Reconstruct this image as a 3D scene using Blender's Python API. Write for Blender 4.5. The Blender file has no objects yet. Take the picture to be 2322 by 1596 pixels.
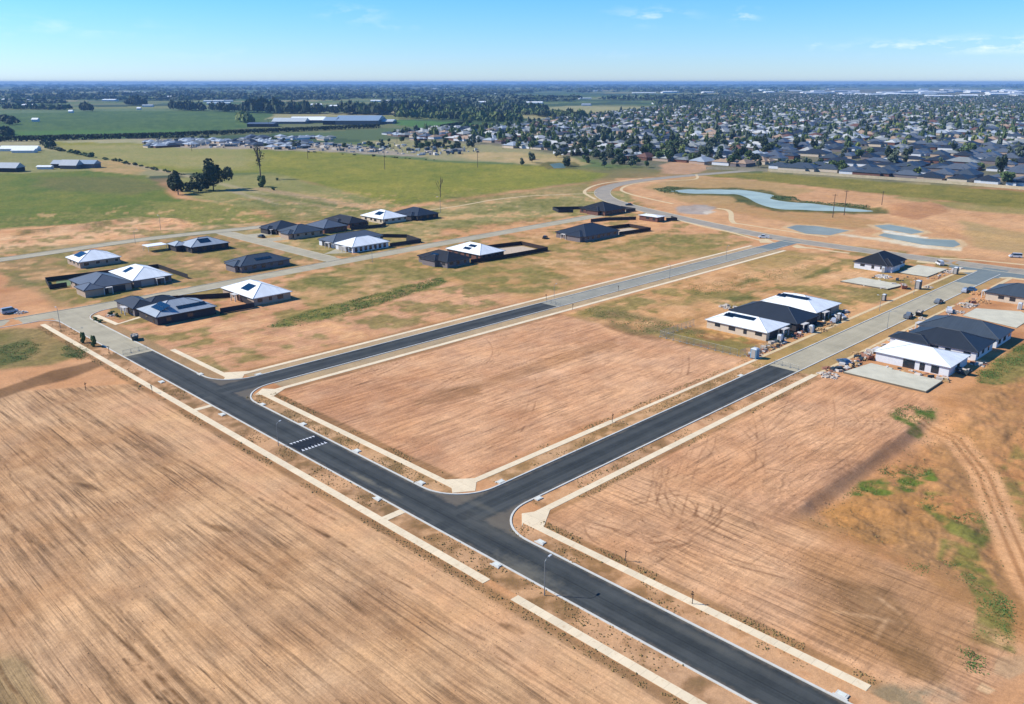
import bpy, math, random
import numpy as np
from mathutils import Vector

C = bpy.context.scene.collection
rnd = random.Random(7)
RAD = math.radians

# ------------------------------------------------------------------ camera, sky, sun, exposure
H = 72.0                                   # drone height above the plain, metres
FPX, CX, CY, HOR = 1918.0, 1160.5, 798.0, 186.0
PITCH = math.atan((CY - HOR) / FPX)
cam_d = bpy.data.cameras.new('camera')
cam = bpy.data.objects.new('camera', cam_d); C.objects.link(cam)
cam_d.sensor_width = 36.0
cam_d.lens = 36.0 * FPX / 2321.0
cam_d.clip_start = 1.0; cam_d.clip_end = 120000.0
cam.location = (0, 0, H)
cam.rotation_euler = (RAD(90) - PITCH, 0, RAD(-45))      # looks along +X+Y, the estate's streets run along X and Y
bpy.context.scene.camera = cam

SUN_EL = RAD(40); SUN_DIR2 = Vector((-0.62, 0.78)).normalized()
w = bpy.data.worlds.new('World'); bpy.context.scene.world = w; w.use_nodes = True
nt = w.node_tree; nd = nt.nodes; lk = nt.links; nd.clear()
out = nd.new('ShaderNodeOutputWorld'); bg = nd.new('ShaderNodeBackground')
sky = nd.new('ShaderNodeTexSky'); sky.sky_type = 'NISHITA'; sky.sun_disc = False
sky.sun_elevation = SUN_EL; sky.sun_rotation = math.atan2(SUN_DIR2.x, SUN_DIR2.y)
sky.altitude = 100; sky.air_density = 1.0; sky.dust_density = 0.1; sky.ozone_density = 2.0
bg.inputs['Strength'].default_value = 0.10
tint = nd.new('ShaderNodeMix'); tint.data_type = 'RGBA'; tint.blend_type = 'MULTIPLY'; tint.inputs['Factor'].default_value = 1
tint.inputs['B'].default_value = (0.54, 0.825, 1.2, 1)
sz = nd.new('ShaderNodeSeparateXYZ'); gc = nd.new('ShaderNodeTexCoord'); lk.new(gc.outputs['Generated'], sz.inputs[0])
tr_ = nd.new('ShaderNodeMapRange'); tr_.inputs['From Min'].default_value = 0.0; tr_.inputs['From Max'].default_value = .13; lk.new(sz.outputs['Z'], tr_.inputs['Value'])
tm_ = nd.new('ShaderNodeMix'); tm_.data_type = 'RGBA'; tm_.inputs['A'].default_value = (0.58, 0.77, 1.22, 1); tm_.inputs['B'].default_value = (0.38, 0.77, 1.24, 1); lk.new(tr_.outputs['Result'], tm_.inputs['Factor']); lk.new(tm_.outputs['Result'], tint.inputs['B'])
lk.new(sky.outputs['Color'], tint.inputs['A'])
hs = nd.new('ShaderNodeHueSaturation'); hs.inputs['Saturation'].default_value = 1.08
lk.new(tint.outputs['Result'], hs.inputs['Color'])
# thin clouds: a noise on the view direction, kept to a few patches of the sky
geo = nd.new('ShaderNodeTexCoord')
def math_n(op, a, b=None, tree=nt):
    n = tree.nodes.new('ShaderNodeMath'); n.operation = op
    for i, v in enumerate((a, b)):
        if v is None: continue
        if isinstance(v, (int, float)): n.inputs[i].default_value = v
        else: tree.links.new(v, n.inputs[i])
    return n.outputs[0]
def sky_dir(x, y):
    a = (x - CX) / FPX; b = -(y - CY) / FPX
    dy = math.cos(PITCH) + b * math.sin(PITCH); dz = -math.sin(PITCH) + b * math.cos(PITCH)
    s = math.sqrt(.5)
    return Vector((s * (a + dy), s * (dy - a), dz)).normalized()
cm = nd.new('ShaderNodeMapping'); cm.inputs['Scale'].default_value = (1, 1, 3.4)
lk.new(geo.outputs['Generated'], cm.inputs['Vector'])
cn = nd.new('ShaderNodeTexNoise'); cn.inputs['Scale'].default_value = 26; cn.inputs['Detail'].default_value = 9; cn.inputs['Roughness'].default_value = .62
lk.new(cm.outputs['Vector'], cn.inputs['Vector'])
total = None
for (x, y, rx, rz, amt) in ((800, 30, .030, .008, .42), (1480, 36, .038, .008, .55), (1688, 34, .012, .008, .75), (880, 58, .035, .004, .3),
                            (2080, 104, .06, .0055, .85), (2250, 101, .05, .006, .8), (1840, 101, .008, .005, .6), (1400, 120, .02, .004, .35),
                            (2400, 96, .05, .008, .7), (120, 60, .10, .01, .22), (550, 125, .06, .006, .25)):
    d0 = sky_dir(x, y); side = Vector((d0.y, -d0.x, 0)).normalized()
    sub = nd.new('ShaderNodeVectorMath'); sub.operation = 'SUBTRACT'; lk.new(geo.outputs['Generated'], sub.inputs[0]); sub.inputs[1].default_value = d0
    du = nd.new('ShaderNodeVectorMath'); du.operation = 'DOT_PRODUCT'; lk.new(sub.outputs[0], du.inputs[0]); du.inputs[1].default_value = side / rx
    dv = nd.new('ShaderNodeVectorMath'); dv.operation = 'DOT_PRODUCT'; lk.new(sub.outputs[0], dv.inputs[0]); dv.inputs[1].default_value = Vector((0, 0, 1 / rz))
    q = math_n('ADD', math_n('POWER', du.outputs['Value'], 2), math_n('POWER', dv.outputs['Value'], 2))
    g = math_n('MULTIPLY', math_n('EXPONENT', math_n('MULTIPLY', q, -1.0)), amt)
    total = g if total is None else math_n('ADD', total, g)
cr = nd.new('ShaderNodeMapRange'); cr.inputs['From Min'].default_value = .47; cr.inputs['From Max'].default_value = .72
lk.new(cn.outputs['Fac'], cr.inputs['Value'])
cf = math_n('MINIMUM', math_n('MULTIPLY', cr.outputs['Result'], total), .8)
cmix = nd.new('ShaderNodeMix'); cmix.data_type = 'RGBA'; cmix.inputs['B'].default_value = (7.2, 7.8, 7.8, 1)
lk.new(cf, cmix.inputs['Factor']); lk.new(hs.outputs['Color'], cmix.inputs['A'])
lk.new(cmix.outputs['Result'], bg.inputs['Color']); lk.new(bg.outputs[0], out.inputs['Surface'])

sd = bpy.data.lights.new('sun', 'SUN'); sd.energy = 4.6; sd.angle = RAD(.55); sd.color = (1.0, .94, .84)
sun = bpy.data.objects.new('sun', sd); C.objects.link(sun)
tosun = Vector((SUN_DIR2.x * math.cos(SUN_EL), SUN_DIR2.y * math.cos(SUN_EL), math.sin(SUN_EL)))
sun.rotation_euler = tosun.to_track_quat('Z', 'Y').to_euler(); sun.location = tosun * 200
vs = bpy.context.scene.view_settings
vs.view_transform = 'Standard'; vs.look = 'None'; vs.gamma = 1; vs.use_curve_mapping = False; vs.exposure = 0.62
bpy.context.scene.cycles.volume_bounces = 0
bpy.context.scene.cycles.max_bounces = 5

# ------------------------------------------------------------------ survey: points read off the photograph, on the ground plane, in metres
OFF = {'c1': (0, 435.2), 'c2': (507.7, 435.2), 'c3': (1015.4, 362.65), 'c4': (1450.6, 362.65), 'c5': (1740.7, 507.7), 'c6': (0, 159.6),
       'c7': (580.2, 159.6), 'c8': (1160.5, 159.6), 'c9': (1740.7, 159.6), 'c10': (0, 725.3), 'c11': (507.7, 761.6), 'c12': (942.9, 942.9),
       'c13': (1740.7, 834.1), 'c14': (1740.7, 1196.7), 'c15': (1160.5, 1196.7)}
S2 = math.sqrt(.5)
def at(c, x, y, z=0.0):
    if c in OFF: x, y = OFF[c][0] + x * .25, OFF[c][1] + y * .25
    a = (x - CX) / FPX; b = -(y - CY) / FPX
    dy = math.cos(PITCH) + b * math.sin(PITCH); dz = -math.sin(PITCH) + b * math.cos(PITCH)
    t = (H - z) / -dz
    return (S2 * (a * t + dy * t), S2 * (dy * t - a * t))
def ats(c, pts): return [at(c, *p) for p in pts]

# ------------------------------------------------------------------ helpers
def tag(o, label=None, cat=None, group=None, kind=None):
    if label: o['label'] = label
    if cat: o['category'] = cat
    if group: o['group'] = group
    if kind: o['kind'] = kind
    return o
def empty(name, loc=(0, 0, 0), rz=0.0):
    o = bpy.data.objects.new(name, None); C.objects.link(o); o.location = loc; o.rotation_euler = (0, 0, rz); o.empty_display_size = .5
    return o
class MB:
    def __init__(s): s.v = []; s.f = []; s.m = []
    def add(s, vs_, fs, mi=0):
        n = len(s.v); s.v += [tuple(v) for v in vs_]; s.f += [tuple(i + n for i in f) for f in fs]; s.m += [mi] * len(fs); return s
    def box(s, x0, x1, y0, y1, z0, z1, mi=0):
        return s.add([(x0, y0, z0), (x1, y0, z0), (x1, y1, z0), (x0, y1, z0), (x0, y0, z1), (x1, y0, z1), (x1, y1, z1), (x0, y1, z1)],
                     [(0, 3, 2, 1), (4, 5, 6, 7), (0, 1, 5, 4), (1, 2, 6, 5), (2, 3, 7, 6), (3, 0, 4, 7)], mi)
    def obox(s, c, u, hu, hv, z0, z1, mi=0):                # box turned to lie along the unit vector u
        vx, vy = -u[1], u[0]
        P = [(c[0] + a * hu * u[0] + b * hv * vx, c[1] + a * hu * u[1] + b * hv * vy) for a, b in ((-1, -1), (1, -1), (1, 1), (-1, 1))]
        return s.add([(p[0], p[1], z0) for p in P] + [(p[0], p[1], z1) for p in P],
                     [(0, 3, 2, 1), (4, 5, 6, 7), (0, 1, 5, 4), (1, 2, 6, 5), (2, 3, 7, 6), (3, 0, 4, 7)], mi)
    def tube(s, pts, radii, n=8, mi=0, cap=True):
        rings = []
        for i, p in enumerate(pts):
            p = Vector(p); d = (Vector(pts[min(i + 1, len(pts) - 1)]) - Vector(pts[max(i - 1, 0)])).normalized()
            a = d.orthogonal().normalized(); b = d.cross(a)
            rings.append([p + (a * math.cos(2 * math.pi * k / n) + b * math.sin(2 * math.pi * k / n)) * radii[i] for k in range(n)])
        vs_ = [v for r_ in rings for v in r_]; fs = []
        for i in range(len(pts) - 1):
            for k in range(n): fs.append((i * n + k, i * n + (k + 1) % n, (i + 1) * n + (k + 1) % n, (i + 1) * n + k))
        if cap: fs += [tuple(range(n - 1, -1, -1)), tuple((len(pts) - 1) * n + k for k in range(n))]
        return s.add(vs_, fs, mi)
    def poly(s, pts, z=0.0, mi=0):
        a = sum(pts[i][0] * pts[(i + 1) % len(pts)][1] - pts[(i + 1) % len(pts)][0] * pts[i][1] for i in range(len(pts)))
        if a < 0: pts = pts[::-1]
        return s.add([(p[0], p[1], z) for p in pts], [tuple(range(len(pts)))], mi)
    def prism(s, pts, z0, z1, mi=0):
        a = sum(pts[i][0] * pts[(i + 1) % len(pts)][1] - pts[(i + 1) % len(pts)][0] * pts[i][1] for i in range(len(pts)))
        if a < 0: pts = pts[::-1]
        n = len(pts)
        return s.add([(p[0], p[1], z0) for p in pts] + [(p[0], p[1], z1) for p in pts],
                     [tuple(range(n - 1, -1, -1)), tuple(range(n, 2 * n))] + [(i, (i + 1) % n, n + (i + 1) % n, n + i) for i in range(n)], mi)
    def mesh(s, name, mats):
        me = bpy.data.meshes.new(name); me.from_pydata(s.v, [], s.f)
        for m in (mats if isinstance(mats, (list, tuple)) else [mats]): me.materials.append(m)
        if any(s.m): me.polygons.foreach_set('material_index', s.m)
        me.update(); return me
    def build(s, name, mats, parent=None, loc=None):
        o = bpy.data.objects.new(name, s.mesh(name, mats)); C.objects.link(o)
        if parent: o.parent = parent
        if loc: o.location = loc
        return o
def np_mesh(name, V, F, mats, mi=None):                    # F: (n,k) array of equal-sized faces
    me = bpy.data.meshes.new(name); k = F.shape[1]
    me.vertices.add(len(V)); me.vertices.foreach_set('co', np.ascontiguousarray(V, dtype=np.float32).ravel())
    me.loops.add(F.size); me.loops.foreach_set('vertex_index', np.ascontiguousarray(F, dtype=np.int32).ravel())
    me.polygons.add(len(F)); me.polygons.foreach_set('loop_start', np.arange(0, F.size, k, dtype=np.int32))
    for m in (mats if isinstance(mats, (list, tuple)) else [mats]): me.materials.append(m)
    if mi is not None: me.polygons.foreach_set('material_index', np.ascontiguousarray(mi, dtype=np.int32))
    me.update(calc_edges=True); return me
def link_copy(o, parent=None, loc=None, rz=None):
    c = o.copy(); C.objects.link(c)
    if parent is not None: c.parent = parent
    if loc is not None: c.location = loc
    if rz is not None: c.rotation_euler = (0, 0, rz)
    return c
def copy_tree(o, loc=None, rz=None, parent=None):
    c = link_copy(o, parent, loc, rz)
    for ch in KIDS.get(o.name, []): KIDS.setdefault(c.name, []).append(copy_tree(ch, parent=c))
    return c
KIDS = {}
def kid(root, o): KIDS.setdefault(root.name, []).append(o); return o

def lin(r, g, b):
    f = lambda c: ((c / 255 + .055) / 1.055) ** 2.4 if c > 10 else c / 255 / 12.92
    return np.array([f(r), f(g), f(b)])
LIGHT = 1.46                                               # how much a sunlit white card exceeds 1 in this exposure
def alb(r, g, b, k=LIGHT):                                 # albedo that shows as this display colour in the sun
    return tuple(float(min(.86, x / k)) for x in lin(r, g, b))
def mat(name, col, rough=.8, var=.12, scale=2.0, metal=0.0, spec=.3, bump=0.0, coords='Object', col2=None):
    m = bpy.data.materials.new(name); m.use_nodes = True; t = m.node_tree; b = t.nodes['Principled BSDF']
    b.inputs['Roughness'].default_value = rough; b.inputs['Metallic'].default_value = metal; b.inputs['Specular IOR Level'].default_value = spec
    tc = t.nodes.new('ShaderNodeTexCoord'); n = t.nodes.new('ShaderNodeTexNoise'); n.inputs['Scale'].default_value = scale; n.inputs['Detail'].default_value = 6
    n.inputs['Roughness'].default_value = .65
    t.links.new(tc.outputs[coords], n.inputs['Vector'])
    r = t.nodes.new('ShaderNodeValToRGB'); c = np.array(col[:3]); c2 = np.array(col2[:3]) if col2 is not None else None
    r.color_ramp.elements[0].position = .3; r.color_ramp.elements[1].position = .7
    lo, hi = (c * (1 - var), np.minimum(c * (1 + var), .95)) if c2 is None else (c, c2)
    r.color_ramp.elements[0].color = (*lo, 1); r.color_ramp.elements[1].color = (*hi, 1)
    t.links.new(n.outputs['Fac'], r.inputs['Fac']); t.links.new(r.outputs['Color'], b.inputs['Base Color'])
    if bump:
        bp = t.nodes.new('ShaderNodeBump'); bp.inputs['Strength'].default_value = bump; bp.inputs['Distance'].default_value = .05
        t.links.new(n.outputs['Fac'], bp.inputs['Height']); t.links.new(bp.outputs['Normal'], b.inputs['Normal'])
    return m
def glass(name, col, rough=.08):
    m = mat(name, col, rough, .1, 3, 0, .6); return m

def hash2(ix, iy, seed):
    h = (ix.astype(np.int64) * 374761393 + iy.astype(np.int64) * 668265263 + seed * 1274126177) & 0x7fffffff
    h = ((h ^ (h >> 13)) * 1103515245) & 0x7fffffff
    return ((h ^ (h >> 16)) & 0xffff) / 65535.0
def vnoise(x, y, seed):
    ix, iy = np.floor(x), np.floor(y); fx, fy = x - ix, y - iy; fx = fx * fx * (3 - 2 * fx); fy = fy * fy * (3 - 2 * fy)
    a, b, c, d = hash2(ix, iy, seed), hash2(ix + 1, iy, seed), hash2(ix, iy + 1, seed), hash2(ix + 1, iy + 1, seed)
    return (a * (1 - fx) + b * fx) * (1 - fy) + (c * (1 - fx) + d * fx) * fy
def fbm(x, y, seed, oct=4, gain=.5):
    s = 0; a = 1; t = 0
    for i in range(oct): s = s + a * vnoise(x * 2 ** i, y * 2 ** i, seed + i * 17); t += a; a *= gain
    return s / t
def inpoly(px, py, poly):
    c = np.zeros(px.shape, bool); n = len(poly)
    for i in range(n):
        x0, y0 = poly[i]; x1, y1 = poly[(i + 1) % n]
        if y0 == y1: continue
        m = (y0 > py) != (y1 > py)
        c ^= m & (px < (x1 - x0) * (py - y0) / (y1 - y0) + x0)
    return c
def segdist(px, py, pts, closed=False):
    d = np.full(px.shape, 1e9); n = len(pts)
    for i in range(n if closed else n - 1):
        x0, y0 = pts[i]; x1, y1 = pts[(i + 1) % n]; dx, dy = x1 - x0, y1 - y0; L = dx * dx + dy * dy + 1e-9
        t = np.clip(((px - x0) * dx + (py - y0) * dy) / L, 0, 1); d = np.minimum(d, np.hypot(px - x0 - t * dx, py - y0 - t * dy))
    return d
def sstep(e0, e1, x):
    t = np.clip((x - e0) / (e1 - e0), 0, 1); return t * t * (3 - 2 * t)

def smooth(pts, k=3):
    for _ in range(k):
        q = [pts[0]]
        for a, b in zip(pts, pts[1:]): q += [(a[0] * .75 + b[0] * .25, a[1] * .75 + b[1] * .25), (a[0] * .25 + b[0] * .75, a[1] * .25 + b[1] * .75)]
        pts = q + [pts[-1]]
    return pts

def offset_line(pts, d):
    o = []
    for i, p in enumerate(pts):
        a = Vector(pts[max(i - 1, 0)]); b = Vector(pts[min(i + 1, len(pts) - 1)]); t = (b - a).normalized()
        o.append((p[0] - t.y * d, p[1] + t.x * d))
    return o

# ------------------------------------------------------------------ ground: one sheet to the horizon
PONDS = {
 'main': smooth(ats('c4', [(260,284),(430,264),(560,272),(700,266),(820,272),(900,268),(1080,292),(1250,326),(1160,345),(1230,366),(1400,388),(1560,394),(1700,414),(1850,430),(2000,448),(2150,466),(2000,472),(1800,464),(1600,462),(1450,450),(1300,452),(1170,430),(1060,394),(980,345),(880,308),(760,312),(600,304),(480,308),(260,284)]), 2)[:-1],
 'basin': ats('c4', [(1330,612),(1420,590),(1600,600),(1900,640),(1720,684),(1500,668)]),
 'upper': ats('c5', [(960,14),(1100,6),(1280,36),(1420,74),(1300,92),(1160,66),(1040,48)]),
 'lower': ats('c5', [(1000,104),(1050,84),(1250,112),(1440,136),(1690,146),(1745,186),(1680,212),(1400,188),(1150,140)]),
 'park': ats('c8', [(340,850),(430,838),(505,858),(480,885),(380,888)]),
}
SUBURB = ats('d', [(1470,386),(1740,389),(2420,438),(2420,204),(1900,202),(1600,222),(1480,246),(1300,266),(1140,288),(1000,292),(900,300),(905,316),(1010,322),(1120,328),(1180,336),(1270,352)])

def make_ground():
    f = FPX / 2321 * 1024
    inv = np.linspace(1 / 62.0, 1 / 1600.0, 820); r = 1 / inv
    r = np.concatenate([[1.0, 20, 45], r, np.geomspace(1650, 30000, 130)])
    th = np.concatenate([np.linspace(-180, -40, 36)[:-1], np.linspace(-40, 40, 1120), np.linspace(40, 180, 36)[1:-1]])
    ang = np.radians(45 - th); R, A = np.meshgrid(r, ang, indexing='ij')
    X, Y = (R * np.cos(A)).ravel(), (R * np.sin(A)).ravel(); n = len(X); dist = R.ravel()
    base = np.empty((n, 3)); veg = np.zeros(n); sA = np.zeros(n); sB = np.zeros(n)
    K = 1.36
    col = lambda c: lin(*c) / K
    n1 = fbm(X / 9, Y / 9, 3, 4); n2 = fbm(X / 55, Y / 55, 5, 4); n3 = fbm(X / 2.2, Y / 2.2, 9, 3); n4 = fbm(X / 260, Y / 260, 11, 4)
    # jitter used to make every boundary ragged
    jx = (fbm(X / 14, Y / 14, 21, 4) - .5); jX = (fbm(X / 90, Y / 90, 31, 4) - .5)
    mixc = lambda a, b, t: a + (b - a) * t[:, None]
    con = lambda v, k=2.2: np.clip((v - .5) * k + .5, 0, 1)
    # bare estate soil everywhere near, farmland far
    base[:] = mixc(col((178, 130, 90)), col((218, 170, 124)), con(.5 * n1 + .5 * n2))
    cx_, cy_ = np.floor((X + 60 * jX) / 330), np.floor((Y + 60 * jX) / 230)
    pick = hash2(cx_, cy_, 77); pal = np.array([col(c) for c in ((96,116,66),(78,104,60),(120,128,78),(70,92,60),(150,146,104),(88,108,70),(64,84,58),(112,120,80))])
    far = pal[(pick * 7.99).astype(int)] * (.8 + .4 * n4)[:, None]
    t = sstep(560, 760, dist + 200 * jX); base = mixc(base, far, t)
    def paint(poly, c1, c2=None, soft=1.6, amp=4.0, op=1.0, big=0.0, nz=None, v=None, a=None, b=None, ring=None, line=None):
        pl = np.array(poly); m_ = soft + amp + big + (ring or 0) + (line or 0) + 2
        x0, y0 = pl.min(0) - m_; x1, y1 = pl.max(0) + m_
        idx = np.nonzero((X > x0) & (X < x1) & (Y > y0) & (Y < y1))[0]
        if not len(idx): return
        x, y = X[idx], Y[idx]
        if line is not None: s = line - segdist(x, y, poly)
        else:
            d = segdist(x, y, poly, True); ins = inpoly(x, y, poly); s = np.where(ins, d, -d)
            if ring is not None: s = ring - np.where(ins, 0, d)
        s = s + amp * 2 * jx[idx] + big * 2 * jX[idx]
        k = sstep(-soft, soft, s) * op
        kmax = 1.0
        if nz is not None: k = k * np.clip((nz[idx] - .5) * 5 + .55, 0, 1)
        c2_ = c2 or c1; k = np.minimum(k, kmax); cc = mixc(col(c1), col(c2_), con(.45 * n1[idx] + .35 * n2[idx] + .2 * n3[idx], 2.6))
        base[idx] = mixc(base[idx], cc, k)
        for arr, val in ((veg, v), (sA, a), (sB, b)):
            if val is not None: arr[idx] = arr[idx] * (1 - k) + val * k
    D = lambda *p: ats('d', p)
    # --- farmland on the far left
    paint(D((-400,262),(240,250),(620,252),(620,262),(560,290),(420,306),(330,313),(-400,324)), (62,92,48), (90,116,60), 6, 4, v=1)
    paint(D((-200,300),(200,296),(420,293),(430,302),(330,308),(-200,316)), (84,124,54), (74,112,48), 8, 4, .8, v=1)
    paint(D((900,272),(1060,278),(1110,285),(1080,291),(950,290),(890,282)), (84,124,58), (70,108,52), 6, 4, v=1)
    paint(D((-300,254),(300,246),(700,247),(700,252),(240,252),(-300,266)), (110,130,88), (88,112,70), 10, 8, v=1)
    paint(D((-400,324),(330,314),(480,322),(760,345),(640,350),(330,352),(-400,352)), (150,150,112), (170,164,126), 6, 5)
    paint(D((110,322),(330,325),(520,330),(760,345),(1000,368),(1240,376),(1380,394),(1345,410),(1200,428),(1010,452),(905,468),(620,392),(500,392),(400,392),(290,372),(170,352)), (112,122,44), (148,144,60), 5, 4, v=1)
    paint(D((120,330),(330,328),(560,338),(590,362),(560,385),(420,382),(260,365)), (142,144,84), (160,152,100), 14, 10, .8)
    paint(D((300,314),(600,318),(780,326),(900,342),(980,358),(760,345),(560,338),(400,336)), (150,144,128), (168,158,140), 5, 5)
    paint(D((820,320),(960,318),(1180,332),(1290,352),(1330,375),(1240,372),(1000,364),(900,344)), (160,152,116), (140,142,96), 6, 6)
    paint(D((1030,348),(1150,344),(1280,352),(1340,372),(1270,380),(1150,368),(1060,362)), (190,168,124), (150,144,92), 6, 6)
    paint(D((-400,345),(90,338),(200,350),(290,370),(210,385),(90,392),(-400,410)), (128,132,78), (148,146,98), 5, 5, v=1)
    paint(D((205,362),(290,366),(330,384),(300,404),(220,402)), (190,158,110), (150,138,84), 4, 6, .9)
    paint(D((-500,404),(90,392),(200,388),(330,398),(400,450),(560,470),(610,500),(430,520),(330,496),(130,510),(-500,556)), (82,108,38), (122,126,54), 3, 4, v=1)
    paint(D((80,402),(300,400),(380,425),(300,440),(90,430)), (104,106,60), (118,114,66), 8, 10, .7)
    paint(D((330,455),(560,462),(610,500),(470,510),(360,490)), (132,134,66), (150,140,76), 6, 8, .8, v=1)
    paint(D((380,405),(620,393),(905,468),(880,478),(640,492),(560,470),(430,450)), (126,130,70), (150,146,92), 4, 5, v=.6)
    for a_, b_, wd, c_ in (((585,428),(850,474),6,(166,146,112)), ((580,447),(800,480),4,(160,142,104)), ((520,430),(700,488),3,(172,160,130)), ((590,440),(840,478),3,(100,108,58)), ((560,452),(720,486),4,(104,112,56)), ((290,372),(420,398),3,(176,160,130)), ((420,398),(600,440),3,(170,160,124))):
        paint(D(a_, b_), c_, None, 2.5, 2, .85, line=wd)
    paint(D((-500,556),(-80,540),(60,526),(150,519),(300,496),(400,499),(450,511),(330,538),(150,553),(-80,585),(-500,640)), (196,140,98), (228,190,146), 2, 3, a=0, b=.8)
    paint(D((20,530),(150,512),(260,505),(230,511),(140,520),(30,538)), (112,104,66), (140,120,80), 1.5, 2, .8)
    paint(D((330,538),(450,512),(620,505),(640,518),(480,545),(150,565),(-300,600),(-300,592)), (150,138,90), (178,152,110), 2, 3)
    paint(D((560,470),(880,478),(1010,460),(1340,414),(1330,436),(1010,474),(880,500),(640,500)), (124,122,64), (160,146,98), 3, 5, .9, v=.6)
    # --- estate lots behind the second street
    G_ = lambda x0, x1, y0, y1: [(x0, y0), (x1, y0), (x1, y1), (x0, y1)]
    paint(G_(88, 192, 300, 402), (152,130,86), (190,150,110), 2, 4, b=.3)
    paint(G_(200, 400, 312, 396), (146,136,84), (176,156,108), 3, 6, v=.5)
    paint(G_(300, 470, 326, 380), (136,134,78), (160,148,98), 3, 6, v=.6)
    paint(D((1000,520),(1250,490),(1240,540),(1000,550)), (205,155,110), (180,140,95), 3, 5)
    paint(G_(90, 210, 199, 286), (186,138,100), (214,168,128), 1.5, 3, b=.7)
    paint(D((640,640),(960,565),(1230,600),(1700,550),(1650,570),(1250,660),(1010,620),(720,712)), (160,140,88), (190,154,108), 3, 6)
    paint(G_(206, 352, 199, 286), (172,142,92), (200,156,108), 3, 6, b=.4)
    paint(D((960,560),(1250,590),(1500,530),(1700,530),(1640,560),(1300,600),(1120,640),(1010,625)), (128,122,66), (158,140,88), 2, 5, .8, nz=n1, v=.8)
    paint(D((600,742),(700,705),(830,672),(1000,628),(1010,640),(860,690),(730,728),(630,745)), (70,96,34), (122,122,60), .8, 3.2, .95, nz=n1 * .35 + n3 * .35 + .24, v=1)
    paint(D((690,632),(740,625),(790,640),(760,650),(700,645)), (92,104,48), (120,118,66), 1.5, 3, .9, v=1)
    paint(D((-200,760),(30,745),(110,745),(200,800),(120,830),(-200,860)), (118,112,60), (160,136,92), 1.5, 3, v=.8)
    paint(D((-30,790),(70,765),(100,790),(60,815),(-30,840)), (66,88,38), (100,100,56), 1.2, 3, .9, nz=n1, v=1)
    paint(D((150,775),(200,790),(190,815),(140,805)), (62,78,40), (96,92,56), 1, 2, .8, v=1)
    paint(D((0,610),(100,590),(110,640),(20,665)), (100,106,54), (140,124,80), 2, 4, .8, nz=n1, v=.8)
    # --- block between the two new streets
    paint(G_(95.5, 200, 109, 177.5), (190,143,106), (222,178,138), 1, 2, b=1)
    paint(G_(200, 352, 109, 177.5), (184,142,94), (222,176,126), 2, 4, b=.6)
    paint(G_(200, 219, 112, 139.5), (220,172,112), (170,124,78), .8, 2, .95, nz=None, b=0)
    paint(G_(200.5, 218.5, 113, 139), (146,106,64), (128,104,66), .5, 1, .8, nz=n3, b=0)
    paint(D((1340,700),(1480,728),(1600,752),(1660,780),(1600,790),(1440,765),(1330,720)), (120,92,64), (150,116,80), 1.2, 3, .8, nz=n1)
    wild = (.55 * fbm(X / 17, Y / 17, 61, 4) + .45 * fbm(X / 4.5, Y / 4.5, 63, 3)); zone = np.maximum(sstep(196, 203, Y) * sstep(88, 92, X), sstep(109, 112, Y) * sstep(178, 174, Y) * sstep(196, 206, X)) * sstep(640, 520, dist) * sstep(-60, -40, -np.abs(Y - 290) + 200)
    kk = sstep(.48, .59, wild) * zone * .72; base[:] = mixc(base, mixc(col((96,106,46)), col((140,134,76)), con(n3)), kk); veg[:] = np.maximum(veg, kk * .7)
    kk = sstep(.44, .36, wild) * zone * .6; base[:] = mixc(base, mixc(col((206,160,112)), col((226,184,136)), con(n3)), kk)
    for pl in (((1430,560),(1800,570),(1890,575),(1800,600),(1560,640),(1480,640)), ((1500,690),(1640,640),(1760,640),(1640,680)), ((1640,655),(1800,615),(1850,600),(1900,608),(1830,640),(1700,660))):
        paint(D(*pl), (140,128,72), (170,146,92), 2, 5, .75, nz=n2, v=.7)
    paint(ats('c4', [(1480,1060),(1620,1000),(1740,950),(1720,1010),(1600,1060),(1500,1080)]), (86,98,44), (120,116,62), 1.5, 2.5, .9, v=1)
    paint(ats('c4', [(830,1140),(1000,1080),(1100,1090),(900,1150)]), (110,110,56), None, 2, 3, .8, v=1)
    paint(ats('c4', [(800,1250),(1000,1230),(1080,1260),(850,1290)]), (92,100,48), None, 1.5, 3, .8, v=1)
    paint(D((1330,690),(1480,720),(1600,750),(1600,760),(1440,760),(1340,710)), (150,128,86), (120,112,70), 1.5, 3, .7, nz=n1, v=.6)
    paint(ats('c11', [(1660,620),(1900,510),(2321,440),(2321,530),(2000,590),(1750,640)]), (142,108,74), (166,126,88), 1, 2, .8, nz=n1)
    paint(ats('d', [(920,910),(1080,868),(1270,800),(1390,770),(1400,785),(1200,850),(1000,915)]), (158,118,84), (176,134,96), 1.2, 1.5, .7)
    # --- near right: scraped lot with a dropped edge, weeds and a track
    paint(G_(95.5, 206, 59, 89.5), (190,142,104), (224,178,136), 1, 2, b=1, a=.15)
    paint(G_(95.5, 128, 20, 89.5), (188,142,104), (222,178,136), 2, 2, b=.5, a=.75)
    paint([(122,62),(150,62.5),(184,60.5),(188,57),(165,55.8),(136,56.4),(124,58)], (164,122,90), (186,142,108), 2.6, 1.6, .6)  # dark edge strip: shade of the dropped slope put into the soil colour
    paint([(127,57),(165,55),(190,52),(205,62),(300,60),(300,-60),(100,-60),(118,20),(124,40)], (170,122,76), (212,160,110), 3, 5, b=0, a=.25)
    paint([(134,57),(150,56),(153,45),(149,38),(137,40),(128,46)], (196,148,92), (170,124,70), 1.2, 2.5, .9)
    paint([(127,57),(200,50),(215,60),(300,50),(300,-60),(100,-60),(118,20),(124,40)], (128,100,62), (178,136,90), 2, 4, .85, nz=n3 * .45 + n1 * .55, b=0, v=.3)
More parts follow.
